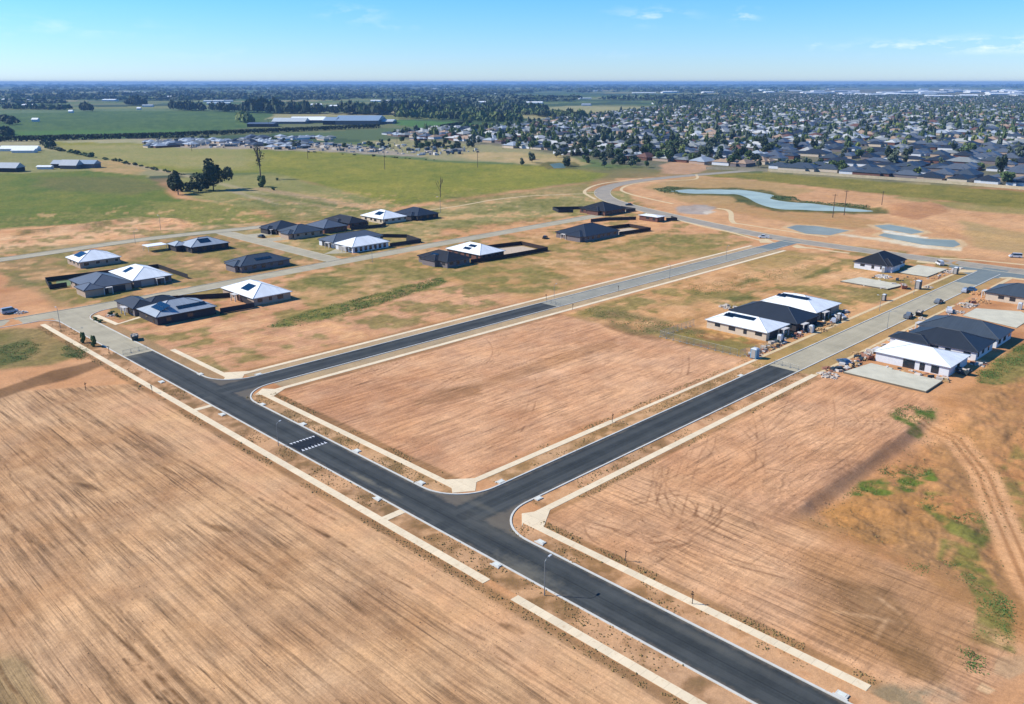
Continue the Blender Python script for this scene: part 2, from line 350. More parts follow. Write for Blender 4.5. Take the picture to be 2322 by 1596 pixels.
    for pl, o_ in (([(144,56),(151,56.5),(158,53.5),(160,50),(155,48.5),(148,52)],1.3), ([(158,56),(164,56),(168,50),(162,47),(158,50)],1.15), ([(150,44.5),(156,46),(158,40),(150,33),(141,33),(146,40)],.8), ([(133,36),(139,37),(139,33),(134,30),(131,33)],.7), ([(186,66),(196,66),(198,60),(190,58),(184,60)],1.2), ([(180,59),(184,59.5),(186,57),(181,57)],.9),
                   ([(113,24.5),(124,27.5),(131,32),(134,30),(126,24),(114,20)],.7), ([(150,34),(162,30),(150,20),(140,24)],.5), ([(165,38),(190,40),(180,20),(160,24)],.45)):
        paint(pl, (60,96,30), (112,124,56), .6, 1.8, o_, nz=n1 * .5 + n3 * .5, v=.6)
    paint(ats('c5', [(1900,1440),(1880,1380),(2100,1200),(2321,1080),(2400,1250),(2400,1400),(2150,1470)]), (98,102,48), (136,126,72), 1.5, 3, .9, v=1)
    paint([(189,60),(186,51),(172.5,41.5),(157.2,34.2),(144.8,28),(125,18)], (228,180,132), (208,158,110), .7, .6, .98, line=2.7)
    for o_ in (-1.0, 1.0):
        paint([(189 + o_,60),(186 + o_ * .7,51 - o_ * .5),(172.5,41.5 - o_),(157.2,34.2 - o_),(144.8,28 - o_),(125,18 - o_)], (158,112,70), None, .3, .25, .7, line=.28)
    paint([(98,40),(118,52),(124,44),(122,30),(112,22),(100,26)], (188,146,104), (160,122,84), 2, 2, .75)
    paint([(103,37),(114,45),(117,38),(108,28),(103,30)], (146,112,76), (160,124,86), 1, 1, .85)
    paint([(99,28),(104,33),(106,28),(101,24)], (150,116,78), None, 1, 1, .8)
    for ln in ([(117.5,45.5),(110,30)], [(106,41),(110,33),(112,28)], [(103,34),(110,35)]):
        paint(ln, (214,174,130), None, .35, .7, .6, line=.2, nz=n1 * .5 + n3 * .5)
    paint(ats('c14', [(960,1440),(1150,1420),(1750,1480),(1720,1700),(1000,1700)]), (150,152,134), (128,122,96), 1.2, 3, .8, nz=n3 * .5 + n1 * .5)
    paint(ats('c14', [(2080,1180),(2321,1150),(2340,1300),(2180,1370),(2040,1310)]), (214,182,140), (190,150,110), .3, .5, .9)
    paint(ats('c14', [(1940,1400),(2060,1470),(1990,1510),(1890,1460)]), (222,186,142), None, .2, .2, .9)
    # --- big cultivated paddock on the near left
    paint([(73.8, -80), (73.8, 207), (40, 232), (-120, 330), (-120, -80)], (168,130,94), (212,174,132), .8, 1.2, a=1, b=0)
    paint([(73.8, 20), (73.8, 200), (62, 205), (66, 120), (64, 20)], (224,186,142), (208,160,120), 2, 2, .75, a=.45)
    paint(D((-100,900),(0,880),(110,842),(225,815),(235,828),(150,862),(60,885),(-100,935)), (104,80,52), (136,104,72), .8, 1.5, .9, a=.2)
    paint(D((-60,1460),(60,1500),(120,1620),(-60,1680)), (96,94,60), (120,110,74), 1.2, 2, .6, nz=n1, v=.6)
    for (x_, y_, rx_, ry_) in ((500,1200,50,16),(330,1015,45,14),(90,1298,26,14),(620,1330,40,14),(200,1105,40,12),(1160,1425,24,10)):
        paint(D((x_-rx_,y_-ry_),(x_+rx_*.2,y_-ry_*.6),(x_+rx_,y_+ry_),(x_-rx_*.1,y_+ry_*.4)), (104,80,52), (134,102,70), .5, .9, .85, nz=n3 * .5 + n1 * .5)
    g_ = random.Random(12)
    for k in range(60):                                      # long harrow furrows in the paddock
        x0, y0, ln_ = g_.uniform(8, 71), g_.uniform(30, 190), g_.uniform(20, 95)
        x0 -= (y0 - 100) * .02; paint([(x0 + g_.uniform(-.4, .4) - t_ * ln_ * .035 + .5 * math.sin(t_ * 5 + k), y0 + ln_ * t_) for t_ in (0, .2, .4, .6, .8, 1)], (112, 84, 56), None, .22, .22, g_.uniform(.5, .95), line=g_.uniform(.06, .2), nz=n3 * .5 + n1 * .3 + .12)
    def tracks(n_, x0, x1, y0, y1, a0, a1, bend, op):
        for k in range(n_):
            x, y, a_ = g_.uniform(x0, x1), g_.uniform(y0, y1), RAD(g_.uniform(a0, a1)); bd = g_.uniform(-bend, bend); L_ = []
            for q in range(12): L_.append((x, y)); x += 3.2 * math.cos(a_); y += 3.2 * math.sin(a_); a_ += bd
            L_ = [p for p in L_ if x0 - 2 < p[0] < x1 + 2 and y0 - 1 < p[1] < y1 + 1]
            if len(L_) < 3: continue
            for o_ in (-.85, .85): paint(offset_line(L_, o_), (118, 80, 54), None, .2, .15, op * g_.uniform(.5, 1), line=.14, nz=n3 * .5 + n1 * .5)
    tracks(30, 100, 190, 112, 175, -30, 30, .09, .6); tracks(26, 99, 185, 61, 87, -40, 40, .14, .6); tracks(16, 98, 124, 34, 86, 60, 120, .16, .6); tracks(14, 96, 200, 202, 240, -25, 25, .06, .5); tracks(14, 205, 340, 112, 172, -50, 50, .1, .4)
    for k in range(9):                                       # tight turns of a grader by the corner pad
        r_ = 4 + k * 1.15 + g_.uniform(-.4, .4); c0, c1 = 113 + g_.uniform(-1.5, 1.5), 75 + g_.uniform(-1.5, 1.5); a0 = g_.uniform(120, 200)
        paint([(c0 + r_ * 1.2 * math.cos(RAD(a0 + q * 12)), c1 + r_ * .8 * math.sin(RAD(a0 + q * 12))) for q in range(g_.randrange(8, 18))], (130, 92, 62), None, .22, .2, .65, line=.15, nz=n3 * .5 + n1 * .5)
    # --- verges, kerb side soil and the brown line beside the paths
    for g_, c1_, c2_ in ((G_(76.9,81.1,10,285),(150,118,84),(190,146,108)), (G_(88.9,92.7,10,90),(176,132,90),(200,152,110)), (G_(88.9,92.7,104,180),(156,126,88),(196,156,112)), (G_(88.9,92.7,192,285),(150,128,90),(180,146,108)),
                         (G_(99,200,91.4,95),(170,130,92),(204,156,116)), (G_(100,196,103,107.2),(164,130,88),(204,160,112)), (G_(196,368,103,107.2),(150,132,80),(196,160,104)), (G_(200,368,91,95),(160,138,90),(190,154,106)), (G_(97,352,191.5,195),(168,150,118),(190,166,130)), (G_(99,352,179.6,184),(166,150,122),(186,164,128))):
        paint(g_, c1_, c2_, .25, .25, a=0, b=0)
    for g_ in (G_(76.9,81.0,10,285), G_(88.95,92.6,10,90), G_(88.95,92.6,104,180), G_(99,200,91.5,95), G_(100,200,103,107)):
        paint(g_, (210,172,132), None, .2, .2, .6, nz=n3 * .6 + n1 * .4); paint(g_, (116,98,62), None, .2, .2, .55, nz=1 - (n3 * .5 + n1 * .5) - .06)
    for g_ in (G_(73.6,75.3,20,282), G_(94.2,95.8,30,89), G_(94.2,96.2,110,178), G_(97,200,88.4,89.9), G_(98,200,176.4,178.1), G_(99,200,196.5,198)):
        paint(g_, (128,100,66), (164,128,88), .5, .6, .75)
    # --- drainage reserve beyond the collector road
    paint(D((1400,405),(1560,398),(1730,408),(1990,440),(2420,490),(2420,620),(2250,590),(1800,545),(1560,490),(1440,455)), (190,148,106), (216,172,126), 3, 4, b=.3)
    paint(D((1450,425),(1560,400),(1730,410),(1850,430),(1720,470),(1560,460)), (164,142,92), (186,156,108), 3, 5, .8)
    paint(D((1530,394),(1740,392),(2420,442),(2420,486),(2000,440),(1700,407)), (110,112,48), (150,138,68), 3, 4, v=1)
    paint(D((1990,440),(2200,462),(2420,480),(2420,494),(2150,474)), (134,134,72), (160,146,90), 3, 4, .8, v=.6)
    paint(D((1560,462),(1720,462),(1900,485),(2050,512),(1900,520),(1700,490)), (190,146,98), (160,138,88), 3, 4, .8)
    paint(D((2180,500),(2330,530),(2420,560),(2420,590),(2200,560)), (186,158,110), (166,148,100), 3, 4, .8)
    for nm_, rg in (('main', 9), ('park', 10)): paint(PONDS[nm_], (62,80,38), (126,116,66), 2.5, 9, .95, ring=rg, v=1)
    for nm_, rg in (('upper', 3.5), ('lower', 3.5), ('basin', 2.5)): paint(PONDS[nm_], (216,192,150), (200,170,130), 1, 1, .9, ring=rg)
    paint(ats('c5', [(1030,60),(1100,62),(1300,96),(1450,122),(1440,134),(1250,112),(1060,84)]), (226,226,210), (206,206,190), .8, .6)
    paint(ats('c5', [(600,85),(900,115),(1150,142),(1400,190),(1680,214),(1760,214),(1760,244),(1600,240),(1300,205),(1000,150),(700,108)]), (226,220,196), (212,200,170), .8, .8, .9)
    paint(ats('c4', [(330,420),(500,405),(600,410),(700,430),(640,470),(560,495),(480,490),(340,480)]), (150,146,140), (176,174,170), 1.5, 2, .85)
    paint(ats('c4', [(560,470),(640,455),(700,470),(600,495)]), (206,200,184), None, 1, 1, .9)
    paint(D((2010,468),(2110,455),(2150,480),(2080,500),(2020,488)), (196,150,108), (176,132,94), 2, 3)
    # --- older suburb floor: streets, gardens, roofs to come
    paint(SUBURB, (92,98,74), (128,124,106), 12, 14, .95, big=20)
    paint(D((1500,372),(1560,360),(1620,380),(1560,396),(1500,392)), (196,160,126), (170,140,110), 3, 4)
    paint(D((1160,250),(1290,240),(1480,242),(1560,250),(1480,258),(1200,262)), (170,166,122), (150,150,104), 14, 10, .8)
    # --- height: the scraped lot stands above the ground beside it; low spoil banks
    Z = -1.3 * sstep(60.2, 56.5, Y + 1.2 * jx) * sstep(124, 136, X) * sstep(200, 184, X)
    Z += .5 * sstep(.45, .75, n1) * sstep(56, 50, Y) * sstep(128, 140, X) * (dist < 320)
    bank = D((60,527),(150,520),(300,497),(400,500)); Z += 1.6 * sstep(7, 0, segdist(X, Y, bank)) * (.4 + n1)
    Z += 2.2 * sstep(22, 4, segdist(X, Y, D((2050,474),(2090,470))))
    Z += 1.2 * sstep(7, 1, segdist(X, Y, D((2150,520),(2420,560))))
    Z += (1.15 * (fbm(X / 3.4, Y / 3.4, 41, 4, .6) - .5) * sstep(57, 53, Y) * sstep(126, 134, X) * (dist < 300))
    Z += .16 * (n1 - .5) * ((X < 72) | ((X > 99) & (Y > 112) & (Y < 174)) | ((X > 99) & (Y < 86))) * (dist < 400)
    Z = np.where((Y < 61) & (X > 120), Z * 1.0, Z); tk = sstep(2.5, 6, segdist(X, Y, [(189,60),(186,51),(172.5,41.5),(157.2,34.2),(144.8,28),(125,18)])); flat = -1.3 * sstep(60.2, 56.5, Y) * sstep(124, 136, X) * sstep(200, 184, X); Z = flat + (Z - flat) * tk
    V = np.stack([X, Y, Z], 1); V = np.vstack([V, [[0, 0, 0]]]); nr, na = R.shape
    i, j = np.meshgrid(np.arange(nr - 1), np.arange(na), indexing='ij'); j2 = (j + 1) % na
    F = np.stack([i * na + j, i * na + j2, (i + 1) * na + j2, (i + 1) * na + j], -1).reshape(-1, 4)
    if np.cross(V[F[0, 1]] - V[F[0, 0]], V[F[0, 3]] - V[F[0, 0]])[2] < 0: F = F[:, ::-1]
    jj = np.arange(na); cap = np.stack([np.full(na, n), jj, (jj + 1) % na, np.full(na, n)], 1)[:, :4]
    me = np_mesh('ground', V, F, GROUND_MAT)
    for nm_, arr in (('Col', np.c_[np.clip(base * np.array([1.04, .975, .90]), .004, .8), np.ones(n)]), ('Mask', np.c_[sA, sB, veg, np.ones(n)])):
        arr = np.vstack([arr, arr[:1]]); at_ = me.attributes.new(nm_, 'FLOAT_COLOR', 'POINT'); at_.data.foreach_set('color', arr.astype(np.float32).ravel())
    me.polygons.foreach_set('use_smooth', np.ones(len(F), bool))
    o = bpy.data.objects.new('ground', me); C.objects.link(o); tag(o, kind='structure'); return o

def ground_material():
    m = bpy.data.materials.new('ground soil'); m.use_nodes = True; t = m.node_tree; N = t.nodes; L = t.links; b = N['Principled BSDF']
    b.inputs['Roughness'].default_value = .95; b.inputs['Specular IOR Level'].default_value = .1
    ca = N.new('ShaderNodeAttribute'); ca.attribute_name = 'Col'; ma = N.new('ShaderNodeAttribute'); ma.attribute_name = 'Mask'
    sp = N.new('ShaderNodeSeparateColor'); L.new(ma.outputs['Color'], sp.inputs['Color'])
    tc = N.new('ShaderNodeTexCoord')
    def noise(scale, detail=5, rough=.6, mp=None, rot=0.0, dist=0.0):
        v = tc.outputs['Object']
        if mp is not None:
            k = N.new('ShaderNodeMapping'); k.inputs['Scale'].default_value = mp; k.inputs['Rotation'].default_value = (0, 0, rot); L.new(v, k.inputs['Vector']); v = k.outputs['Vector']
        n = N.new('ShaderNodeTexNoise'); n.inputs['Scale'].default_value = scale; n.inputs['Detail'].default_value = detail; n.inputs['Roughness'].default_value = rough
        n.inputs['Distortion'].default_value = dist; L.new(v, n.inputs['Vector']); return n.outputs['Fac']
    def rng(v, a, b_, c, d):
        r = N.new('ShaderNodeMapRange'); r.inputs['From Min'].default_value = a; r.inputs['From Max'].default_value = b_; r.inputs['To Min'].default_value = c; r.inputs['To Max'].default_value = d; L.new(v, r.inputs['Value']); return r.outputs['Result']
    mul = lambda a, b_: math_n('MULTIPLY', a, b_, t); add = lambda a, b_: math_n('ADD', a, b_, t)
    fine = noise(1.6, 7, .75); mid = noise(.22, 5, .6); grit = noise(6.0, 4, .75)
    k = mul(rng(fine, .3, .7, .80, 1.20), mul(rng(mid, .3, .7, .88, 1.12), rng(grit, .3, .7, .84, 1.16)))
    # harrow lines along Y (near paddock) and wheel lines along X (scraped lots); broken up by slower noises
    brk = noise(.085, 4, .6); brk2 = noise(1.0, 3, .6, (.22, .05, 1)); brk3 = noise(1.0, 3, .6, (.05, .22, 1))
    sa = noise(1.0, 5, .68, (.8, .035, 1), RAD(3.2)); sa2 = noise(1.0, 5, .66, (2.1, .06, 1), RAD(2.0)); sa3 = noise(1.0, 4, .6, (1.25, .014, 1), RAD(2.6), .12)
    la = mul(rng(sa, .38, .52, .58, 1.10), rng(sa2, .40, .52, .76, 1.05))
    thin = mul(rng(sa3, .385, .415, .52, 0.0), rng(brk2, .40, .50, 0, 1)); la = mul(la, add(mul(thin, -1.0), 1.0))
    gate = rng(brk, .34, .60, .35, 1.0)
    fa = mul(sp.outputs['Red'], gate)
    k = mul(k, add(mul(add(la, -1.0), fa), 1.0))
    sb = noise(1.0, 6, .68, (.09, .9, 1), RAD(-3), .3); sb2 = noise(1.0, 5, .66, (.06, 1.3, 1), RAD(-24), .6); sb3 = noise(1.0, 5, .66, (.07, 1.2, 1), RAD(38), .8)
    g2 = rng(brk, .50, .60, 0, 1); g3 = rng(mid, .52, .60, 0, 1)
    kb = rng(sb, .36, .56, .74, 1.09)
    kb = mul(kb, add(mul(add(rng(sb2, .34, .5, .72, 1.04), -1.0), g2), 1.0)); kb = mul(kb, add(mul(add(rng(sb3, .34, .46, .74, 1.03), -1.0), g3), 1.0))
    thb = mul(rng(sb2, .36, .405, .34, 0.0), rng(brk3, .44, .54, 0, 1)); kb = mul(kb, add(mul(thb, -1.0), 1.0))
    # turning marks of the grader round one spot near the corner
    mp = N.new('ShaderNodeMapping'); mp.inputs['Location'].default_value = (-114, -74, 0); mp.inputs['Scale'].default_value = (.8, 1.25, 1); L.new(tc.outputs['Object'], mp.inputs['Vector'])
    ln = N.new('ShaderNodeVectorMath'); ln.operation = 'LENGTH'; L.new(mp.outputs['Vector'], ln.inputs[0])
    rr = N.new('ShaderNodeCombineXYZ'); L.new(mul(add(ln.outputs['Value'], mul(add(mid, -.5), 7.0)), .8), rr.inputs[0]); L.new(mul(brk, 1.4), rr.inputs[1])
    rn = N.new('ShaderNodeTexNoise'); rn.inputs['Scale'].default_value = 1.0; rn.inputs['Detail'].default_value = 4; L.new(rr.outputs[0], rn.inputs['Vector'])
    ringm = mul(mul(rng(ln.outputs['Value'], 1, 5, 0, 1), rng(ln.outputs['Value'], 11, 20, 1, 0)), rng(fine, .3, .6, .5, 1))
    kb = mul(kb, add(mul(add(rng(rn.outputs['Fac'], .36, .56, .70, 1.10), -1.0), ringm), 1.0))
    k = mul(k, add(mul(add(kb, -1.0), sp.outputs['Green']), 1.0))
    vg = noise(.55, 6, .75); k = mul(k, add(mul(add(rng(vg, .3, .7, .60, 1.40), -1.0), sp.outputs['Blue']), 1.0))
    mx = N.new('ShaderNodeMix'); mx.data_type = 'RGBA'; mx.blend_type = 'MULTIPLY'; mx.inputs['Factor'].default_value = 1
    cc = N.new('ShaderNodeCombineColor'); 
    hue = noise(.07, 4, .6)
    L.new(mul(k, rng(hue, .3, .7, .97, 1.04)), cc.inputs[0]); L.new(k, cc.inputs[1]); L.new(mul(k, rng(hue, .3, .7, 1.05, .93)), cc.inputs[2])
    L.new(ca.outputs['Color'], mx.inputs['A']); L.new(cc.outputs['Color'], mx.inputs['B']); L.new(mx.outputs['Result'], b.inputs['Base Color'])
    hgt = add(mul(fine, .5), add(mul(mul(sa, fa), 2.2), mul(mul(sb, sp.outputs['Green']), 1.0)))
    bp = N.new('ShaderNodeBump'); bp.inputs['Strength'].default_value = .5; bp.inputs['Distance'].default_value = .25; L.new(hgt, bp.inputs['Height']); L.new(bp.outputs['Normal'], b.inputs['Normal'])
    return m
GROUND_MAT = ground_material(); make_ground()

# ------------------------------------------------------------------ materials
def asphalt_material(name, c1, c2, streak=.16, dust=()):
    m = bpy.data.materials.new(name); m.use_nodes = True; t = m.node_tree; N = t.nodes; L = t.links; b = N['Principled BSDF']
    b.inputs['Roughness'].default_value = .82; b.inputs['Specular IOR Level'].default_value = .15
    tc = N.new('ShaderNodeTexCoord')
    def noise(scale, mp=(1, 1, 1), d=5):
        k = N.new('ShaderNodeMapping'); k.inputs['Scale'].default_value = mp; L.new(tc.outputs['Object'], k.inputs['Vector'])
        n = N.new('ShaderNodeTexNoise'); n.inputs['Scale'].default_value = scale; n.inputs['Detail'].default_value = d; n.inputs['Roughness'].default_value = .65; L.new(k.outputs['Vector'], n.inputs['Vector']); return n.outputs['Fac']
    ad = lambda a, b_: math_n('ADD', a, b_, t); mu = lambda a, b_: math_n('MULTIPLY', a, b_, t)
    sx = N.new('ShaderNodeSeparateXYZ'); L.new(tc.outputs['Object'], sx.inputs[0]); gq = N.new('ShaderNodeMapRange'); gq.interpolation_type = 'SMOOTHSTEP'; gq.inputs['From Min'].default_value = 87; gq.inputs['From Max'].default_value = 99; L.new(sx.outputs['X'], gq.inputs['Value']); gx = gq.outputs['Result']
    lane = N.new('ShaderNodeMix'); L.new(gx, lane.inputs['Factor']); L.new(noise(1, (1.3, .012, 1), 4), lane.inputs['A']); L.new(noise(1, (.012, 1.3, 1), 4), lane.inputs['B'])
    v = ad(mu(lane.outputs['Result'], streak * 4), ad(mu(noise(.16), .9), mu(noise(3.5), .35)))
    r = N.new('ShaderNodeMapRange'); r.inputs['From Min'].default_value = .46 + streak * 1.2; r.inputs['From Max'].default_value = .80 + streak * 2.6; L.new(v, r.inputs['Value'])
    mx = N.new('ShaderNodeMix'); mx.data_type = 'RGBA'; mx.inputs['A'].default_value = (*c1, 1); mx.inputs['B'].default_value = (*c2, 1); L.new(r.outputs['Result'], mx.inputs['Factor']); cur = mx.outputs['Result']
    if dust:
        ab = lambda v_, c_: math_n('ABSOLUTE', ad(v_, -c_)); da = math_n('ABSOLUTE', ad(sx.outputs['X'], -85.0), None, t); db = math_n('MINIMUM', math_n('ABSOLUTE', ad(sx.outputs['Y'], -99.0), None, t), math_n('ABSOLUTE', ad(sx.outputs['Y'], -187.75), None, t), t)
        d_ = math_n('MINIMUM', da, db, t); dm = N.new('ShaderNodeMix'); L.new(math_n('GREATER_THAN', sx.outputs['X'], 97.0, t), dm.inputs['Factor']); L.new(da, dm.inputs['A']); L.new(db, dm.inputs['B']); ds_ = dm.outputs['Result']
        def sm(v_, e0, e1):
            q = N.new('ShaderNodeMapRange'); q.interpolation_type = 'SMOOTHSTEP'; q.inputs['From Min'].default_value = e0; q.inputs['From Max'].default_value = e1; L.new(v_, q.inputs['Value']); return q.outputs['Result']
        e = mu(sm(ad(d_, mu(ad(noise(.5), -.5), 2.6)), 3.0, 4.3), .5); m3 = N.new('ShaderNodeMix'); m3.data_type = 'RGBA'; L.new(e, m3.inputs['Factor']); L.new(cur, m3.inputs['A']); m3.inputs['B'].default_value = (*alb(138, 124, 104), 1); cur = m3.outputs['Result']
        wl = mu(mu(sm(d_, 1.0, 1.5), sm(d_, 3.0, 2.4)), mu(noise(1, (.25, .25, 1)), .5)); m3 = N.new('ShaderNodeMix'); m3.data_type = 'RGBA'; L.new(wl, m3.inputs['Factor']); L.new(cur, m3.inputs['A']); m3.inputs['B'].default_value = (*alb(104, 106, 102), 1); cur = m3.outputs['Result']
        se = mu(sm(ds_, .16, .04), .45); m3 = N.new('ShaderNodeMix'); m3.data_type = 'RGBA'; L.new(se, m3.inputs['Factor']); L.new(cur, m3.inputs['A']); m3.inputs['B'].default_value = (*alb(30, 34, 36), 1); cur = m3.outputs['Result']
    for (x, y, rx, ry, ang, op, col) in dust:                # soil tracked on to the seal
        k = N.new('ShaderNodeMapping'); k.vector_type = 'TEXTURE'; k.inputs['Location'].default_value = (x, y, 0); k.inputs['Rotation'].default_value = (0, 0, ang); k.inputs['Scale'].default_value = (rx, ry, 1); L.new(tc.outputs['Object'], k.inputs['Vector'])
        ln = N.new('ShaderNodeVectorMath'); ln.operation = 'LENGTH'; L.new(k.outputs['Vector'], ln.inputs[0])
        g = N.new('ShaderNodeMapRange'); g.inputs['From Min'].default_value = 1.0; g.inputs['From Max'].default_value = .1; L.new(ad(ln.outputs['Value'], mu(ad(noise(.7), -.5), 1.6)), g.inputs['Value'])
        m2 = N.new('ShaderNodeMix'); m2.data_type = 'RGBA'; L.new(mu(g.outputs['Result'], op), m2.inputs['Factor']); L.new(cur, m2.inputs['A']); m2.inputs['B'].default_value = (*col, 1); cur = m2.outputs['Result']
    L.new(cur, b.inputs['Base Color'])
    n = noise(9); bp = N.new('ShaderNodeBump'); bp.inputs['Strength'].default_value = .25; bp.inputs['Distance'].default_value = .03; L.new(n, bp.inputs['Height']); L.new(bp.outputs['Normal'], b.inputs['Normal'])
    return m
def dp(c, x, y): return at(c, x, y)
_d = []
for c_, x_, y_, rx_, ry_, op_ in (('c12', 980, 1420, 3.4, 9, .55), ('c11', 1260, 1290, .9, 6, .7), ('c11', 1520, 1420, .8, 4, .6), ('c12', 560, 800, 1.2, 8, .3), ('c12', 700, 1000, 4, 9, .18), ('c15', 1700, 1000, 1.2, 14, .2), ('c10', 1200, 330, 5, 2.5, .35)):
    X_, Y_ = at(c_, x_, y_); _d.append((X_, Y_, rx_, ry_, 0, op_, alb(132, 126, 108)))
M_ASPH = asphalt_material('new asphalt', alb(44, 48, 48), alb(80, 84, 82), .2, _d)
M_OLD = asphalt_material('old asphalt', alb(158, 150, 126, 1.3), alb(192, 182, 154, 1.3), .12)
M_OLD2 = asphalt_material('blue grey asphalt', alb(136, 136, 124, 1.35), alb(170, 166, 148, 1.35), .14)
M_OLD3 = asphalt_material('sealed collector road', alb(142, 136, 124, 1.35), alb(180, 168, 146, 1.35), .2)
M_CONC = mat('kerb concrete', alb(222, 220, 208), .85, .10, .8)
M_PATH = mat('path concrete', alb(246, 226, 188), .9, .07, .35)
def panel_tones(m, soil):
    t = m.node_tree; N = t.nodes; L = t.links; b = N['Principled BSDF']; src = b.inputs['Base Color'].links[0].from_socket
    tc = N.new('ShaderNodeTexCoord'); sx = N.new('ShaderNodeSeparateXYZ'); L.new(tc.outputs['Object'], sx.inputs[0]); X_, Y_ = sx.outputs['X'], sx.outputs['Y']
    mn = lambda o, a, b_=None: math_n(o, a, b_, t)
    al = mn('MAXIMUM', mn('LESS_THAN', X_, 78.0), mn('LESS_THAN', mn('ABSOLUTE', mn('ADD', X_, -93.5)), 1.6))
    u = N.new('ShaderNodeMix'); L.new(al, u.inputs['Factor']); L.new(X_, u.inputs['A']); L.new(Y_, u.inputs['B']); u = mn('DIVIDE', u.outputs['Result'], 1.8)
    wn = N.new('ShaderNodeTexWhiteNoise'); wn.noise_dimensions = '1D'; L.new(mn('FLOOR', mn('DIVIDE', u, 2.0)), wn.inputs['W'])
    jt = mn('LESS_THAN', mn('FRACT', u), .05)
    k = mn('MULTIPLY', mn('ADD', mn('MULTIPLY', wn.outputs['Value'], .10), .94), mn('ADD', mn('MULTIPLY', jt, -.18), 1.0))
    n = N.new('ShaderNodeTexNoise'); n.inputs['Scale'].default_value = .8; n.inputs['Detail'].default_value = 7; n.inputs['Roughness'].default_value = .7; L.new(tc.outputs['Object'], n.inputs['Vector'])
    r = N.new('ShaderNodeMapRange'); r.inputs['From Min'].default_value = .56; r.inputs['From Max'].default_value = .74; r.inputs['To Max'].default_value = .75; L.new(n.outputs['Fac'], r.inputs['Value'])
    m1 = N.new('ShaderNodeMix'); m1.data_type = 'RGBA'; m1.blend_type = 'MULTIPLY'; m1.inputs['Factor'].default_value = 1; L.new(src, m1.inputs['A']); cc = N.new('ShaderNodeCombineColor'); [L.new(k, cc.inputs[q]) for q in range(3)]; L.new(cc.outputs[0], m1.inputs['B'])
    m2 = N.new('ShaderNodeMix'); m2.data_type = 'RGBA'; L.new(r.outputs['Result'], m2.inputs['Factor']); L.new(m1.outputs['Result'], m2.inputs['A']); m2.inputs['B'].default_value = (*soil, 1); L.new(m2.outputs['Result'], b.inputs['Base Color'])
panel_tones(M_PATH, alb(204, 168, 124)); panel_tones(M_CONC, alb(196, 176, 148))
M_PATH2 = mat('dusty path concrete', alb(226, 200, 152), .9, .12, .3)
M_SLAB = mat('fresh slab concrete', alb(216, 210, 184), .8, .14, .25)
M_SLABG = mat('slab edge', alb(120, 110, 92), .9, .15, .6)
M_PAINT = mat('white road paint', alb(226, 228, 228), .6, .12, 3)
M_HUMP = asphalt_material('fresh hump asphalt', alb(30, 36, 44), alb(44, 50, 56), .1)

# ------------------------------------------------------------------ roads (sheets 4 mm apart), kerbs, paths
def arc(cx_, cy_, r, a0, a1, n=14):
    return [(cx_ + r * math.cos(RAD(a0 + (a1 - a0) * i / n)), cy_ + r * math.sin(RAD(a0 + (a1 - a0) * i / n))) for i in range(n + 1)]
def ribbon(mb, pts, d0, d1, z0, z1, mi=0):
    """solid strip that follows pts, from offset d0 to d1 (left positive)"""
    a, b = offset_line(pts, d0), offset_line(pts, d1); n = len(pts)
    vs_ = [(p[0], p[1], z0) for p in a] + [(p[0], p[1], z0) for p in b] + [(p[0], p[1], z1) for p in a] + [(p[0], p[1], z1) for p in b]
    fs = []
    up = d1 > d0
    for i in range(n - 1):
        A0, A1, B0, B1 = i, i + 1, n + i, n + i + 1; o = 2 * n
        q = [(o + A0, o + A1, o + B1, o + B0), (A0, A1, o + A1, o + A0), (B1, B0, o + B0, o + B1)]
        fs += q if up else [tuple(reversed(k)) for k in q]
    fs += [(0, n, 3 * n, 2 * n), (n - 1, 2 * n + n - 1, 3 * n + n - 1, 2 * n - 1)]
    return mb.add(vs_, fs, mi)
def sheet(mb, pts, d0, d1, z, mi=0):
    a, b = offset_line(pts, d0), offset_line(pts, d1); n = len(pts)
    return mb.add([(p[0], p[1], z) for p in a] + [(p[0], p[1], z) for p in b], [(i, i + 1, n + i + 1, n + i) if d1 > d0 else (n + i, n + i + 1, i + 1, i) for i in range(n - 1)], mi)
def S(name, mb, mats, kind='structure'): return tag(mb.build(name, mats), kind=kind)

AX0, AX1 = 81.1, 88.9; BY0, BY1 = 95.0, 103.0; CY0, CY1 = 184.0, 191.5; RC = 9.5; AEND = 231.8; BEND = 200.0; CEND = 205.7
mb = MB()
def rect(mb, x0, x1, y0, y1, z, mi=0): return mb.add([(x0, y0, z), (x1, y0, z), (x1, y1, z), (x0, y1, z)], [(0, 1, 2, 3)], mi)
z = .006
rect(mb, AX0, AX1, -60, AEND, z); rect(mb, AX1, BEND, BY0, BY1, z); rect(mb, AX1, CEND, CY0, CY1, z)
for (cx_, cy_, a0, a1) in ((AX1 + RC, BY0 - RC, 90, 180), (AX1 + RC, BY1 + RC, 180, 270), (AX1 + RC, CY0 - RC, 90, 180), (AX1 + RC, CY1 + RC, 180, 270)):
    corner = (AX1, cy_ + (RC if a0 == 90 else -RC)); pts = arc(cx_, cy_, RC, a0, a1)
    for p, q in zip(pts, pts[1:]): mb.poly([corner, p, q], z)
S('asphalt_road', mb, M_ASPH)
DROAD = smooth([(-120, 293), (60, 293), (110, 292.5), (200, 299), (335, 303.5), (404, 306)], 2)
EROAD = smooth([(392, -60), (380, 40), (377, 90), (377, 150), (378, 200), (390, 240), (403, 280), (420, 325), (438, 353), (466, 378), (500, 393), (548, 396), (600, 389), (680, 372)], 3)
GROAD = smooth([(-200, 392), (-60, 397), (60, 402), (110, 405), (160, 412), (214, 404), (232, 403)], 2)
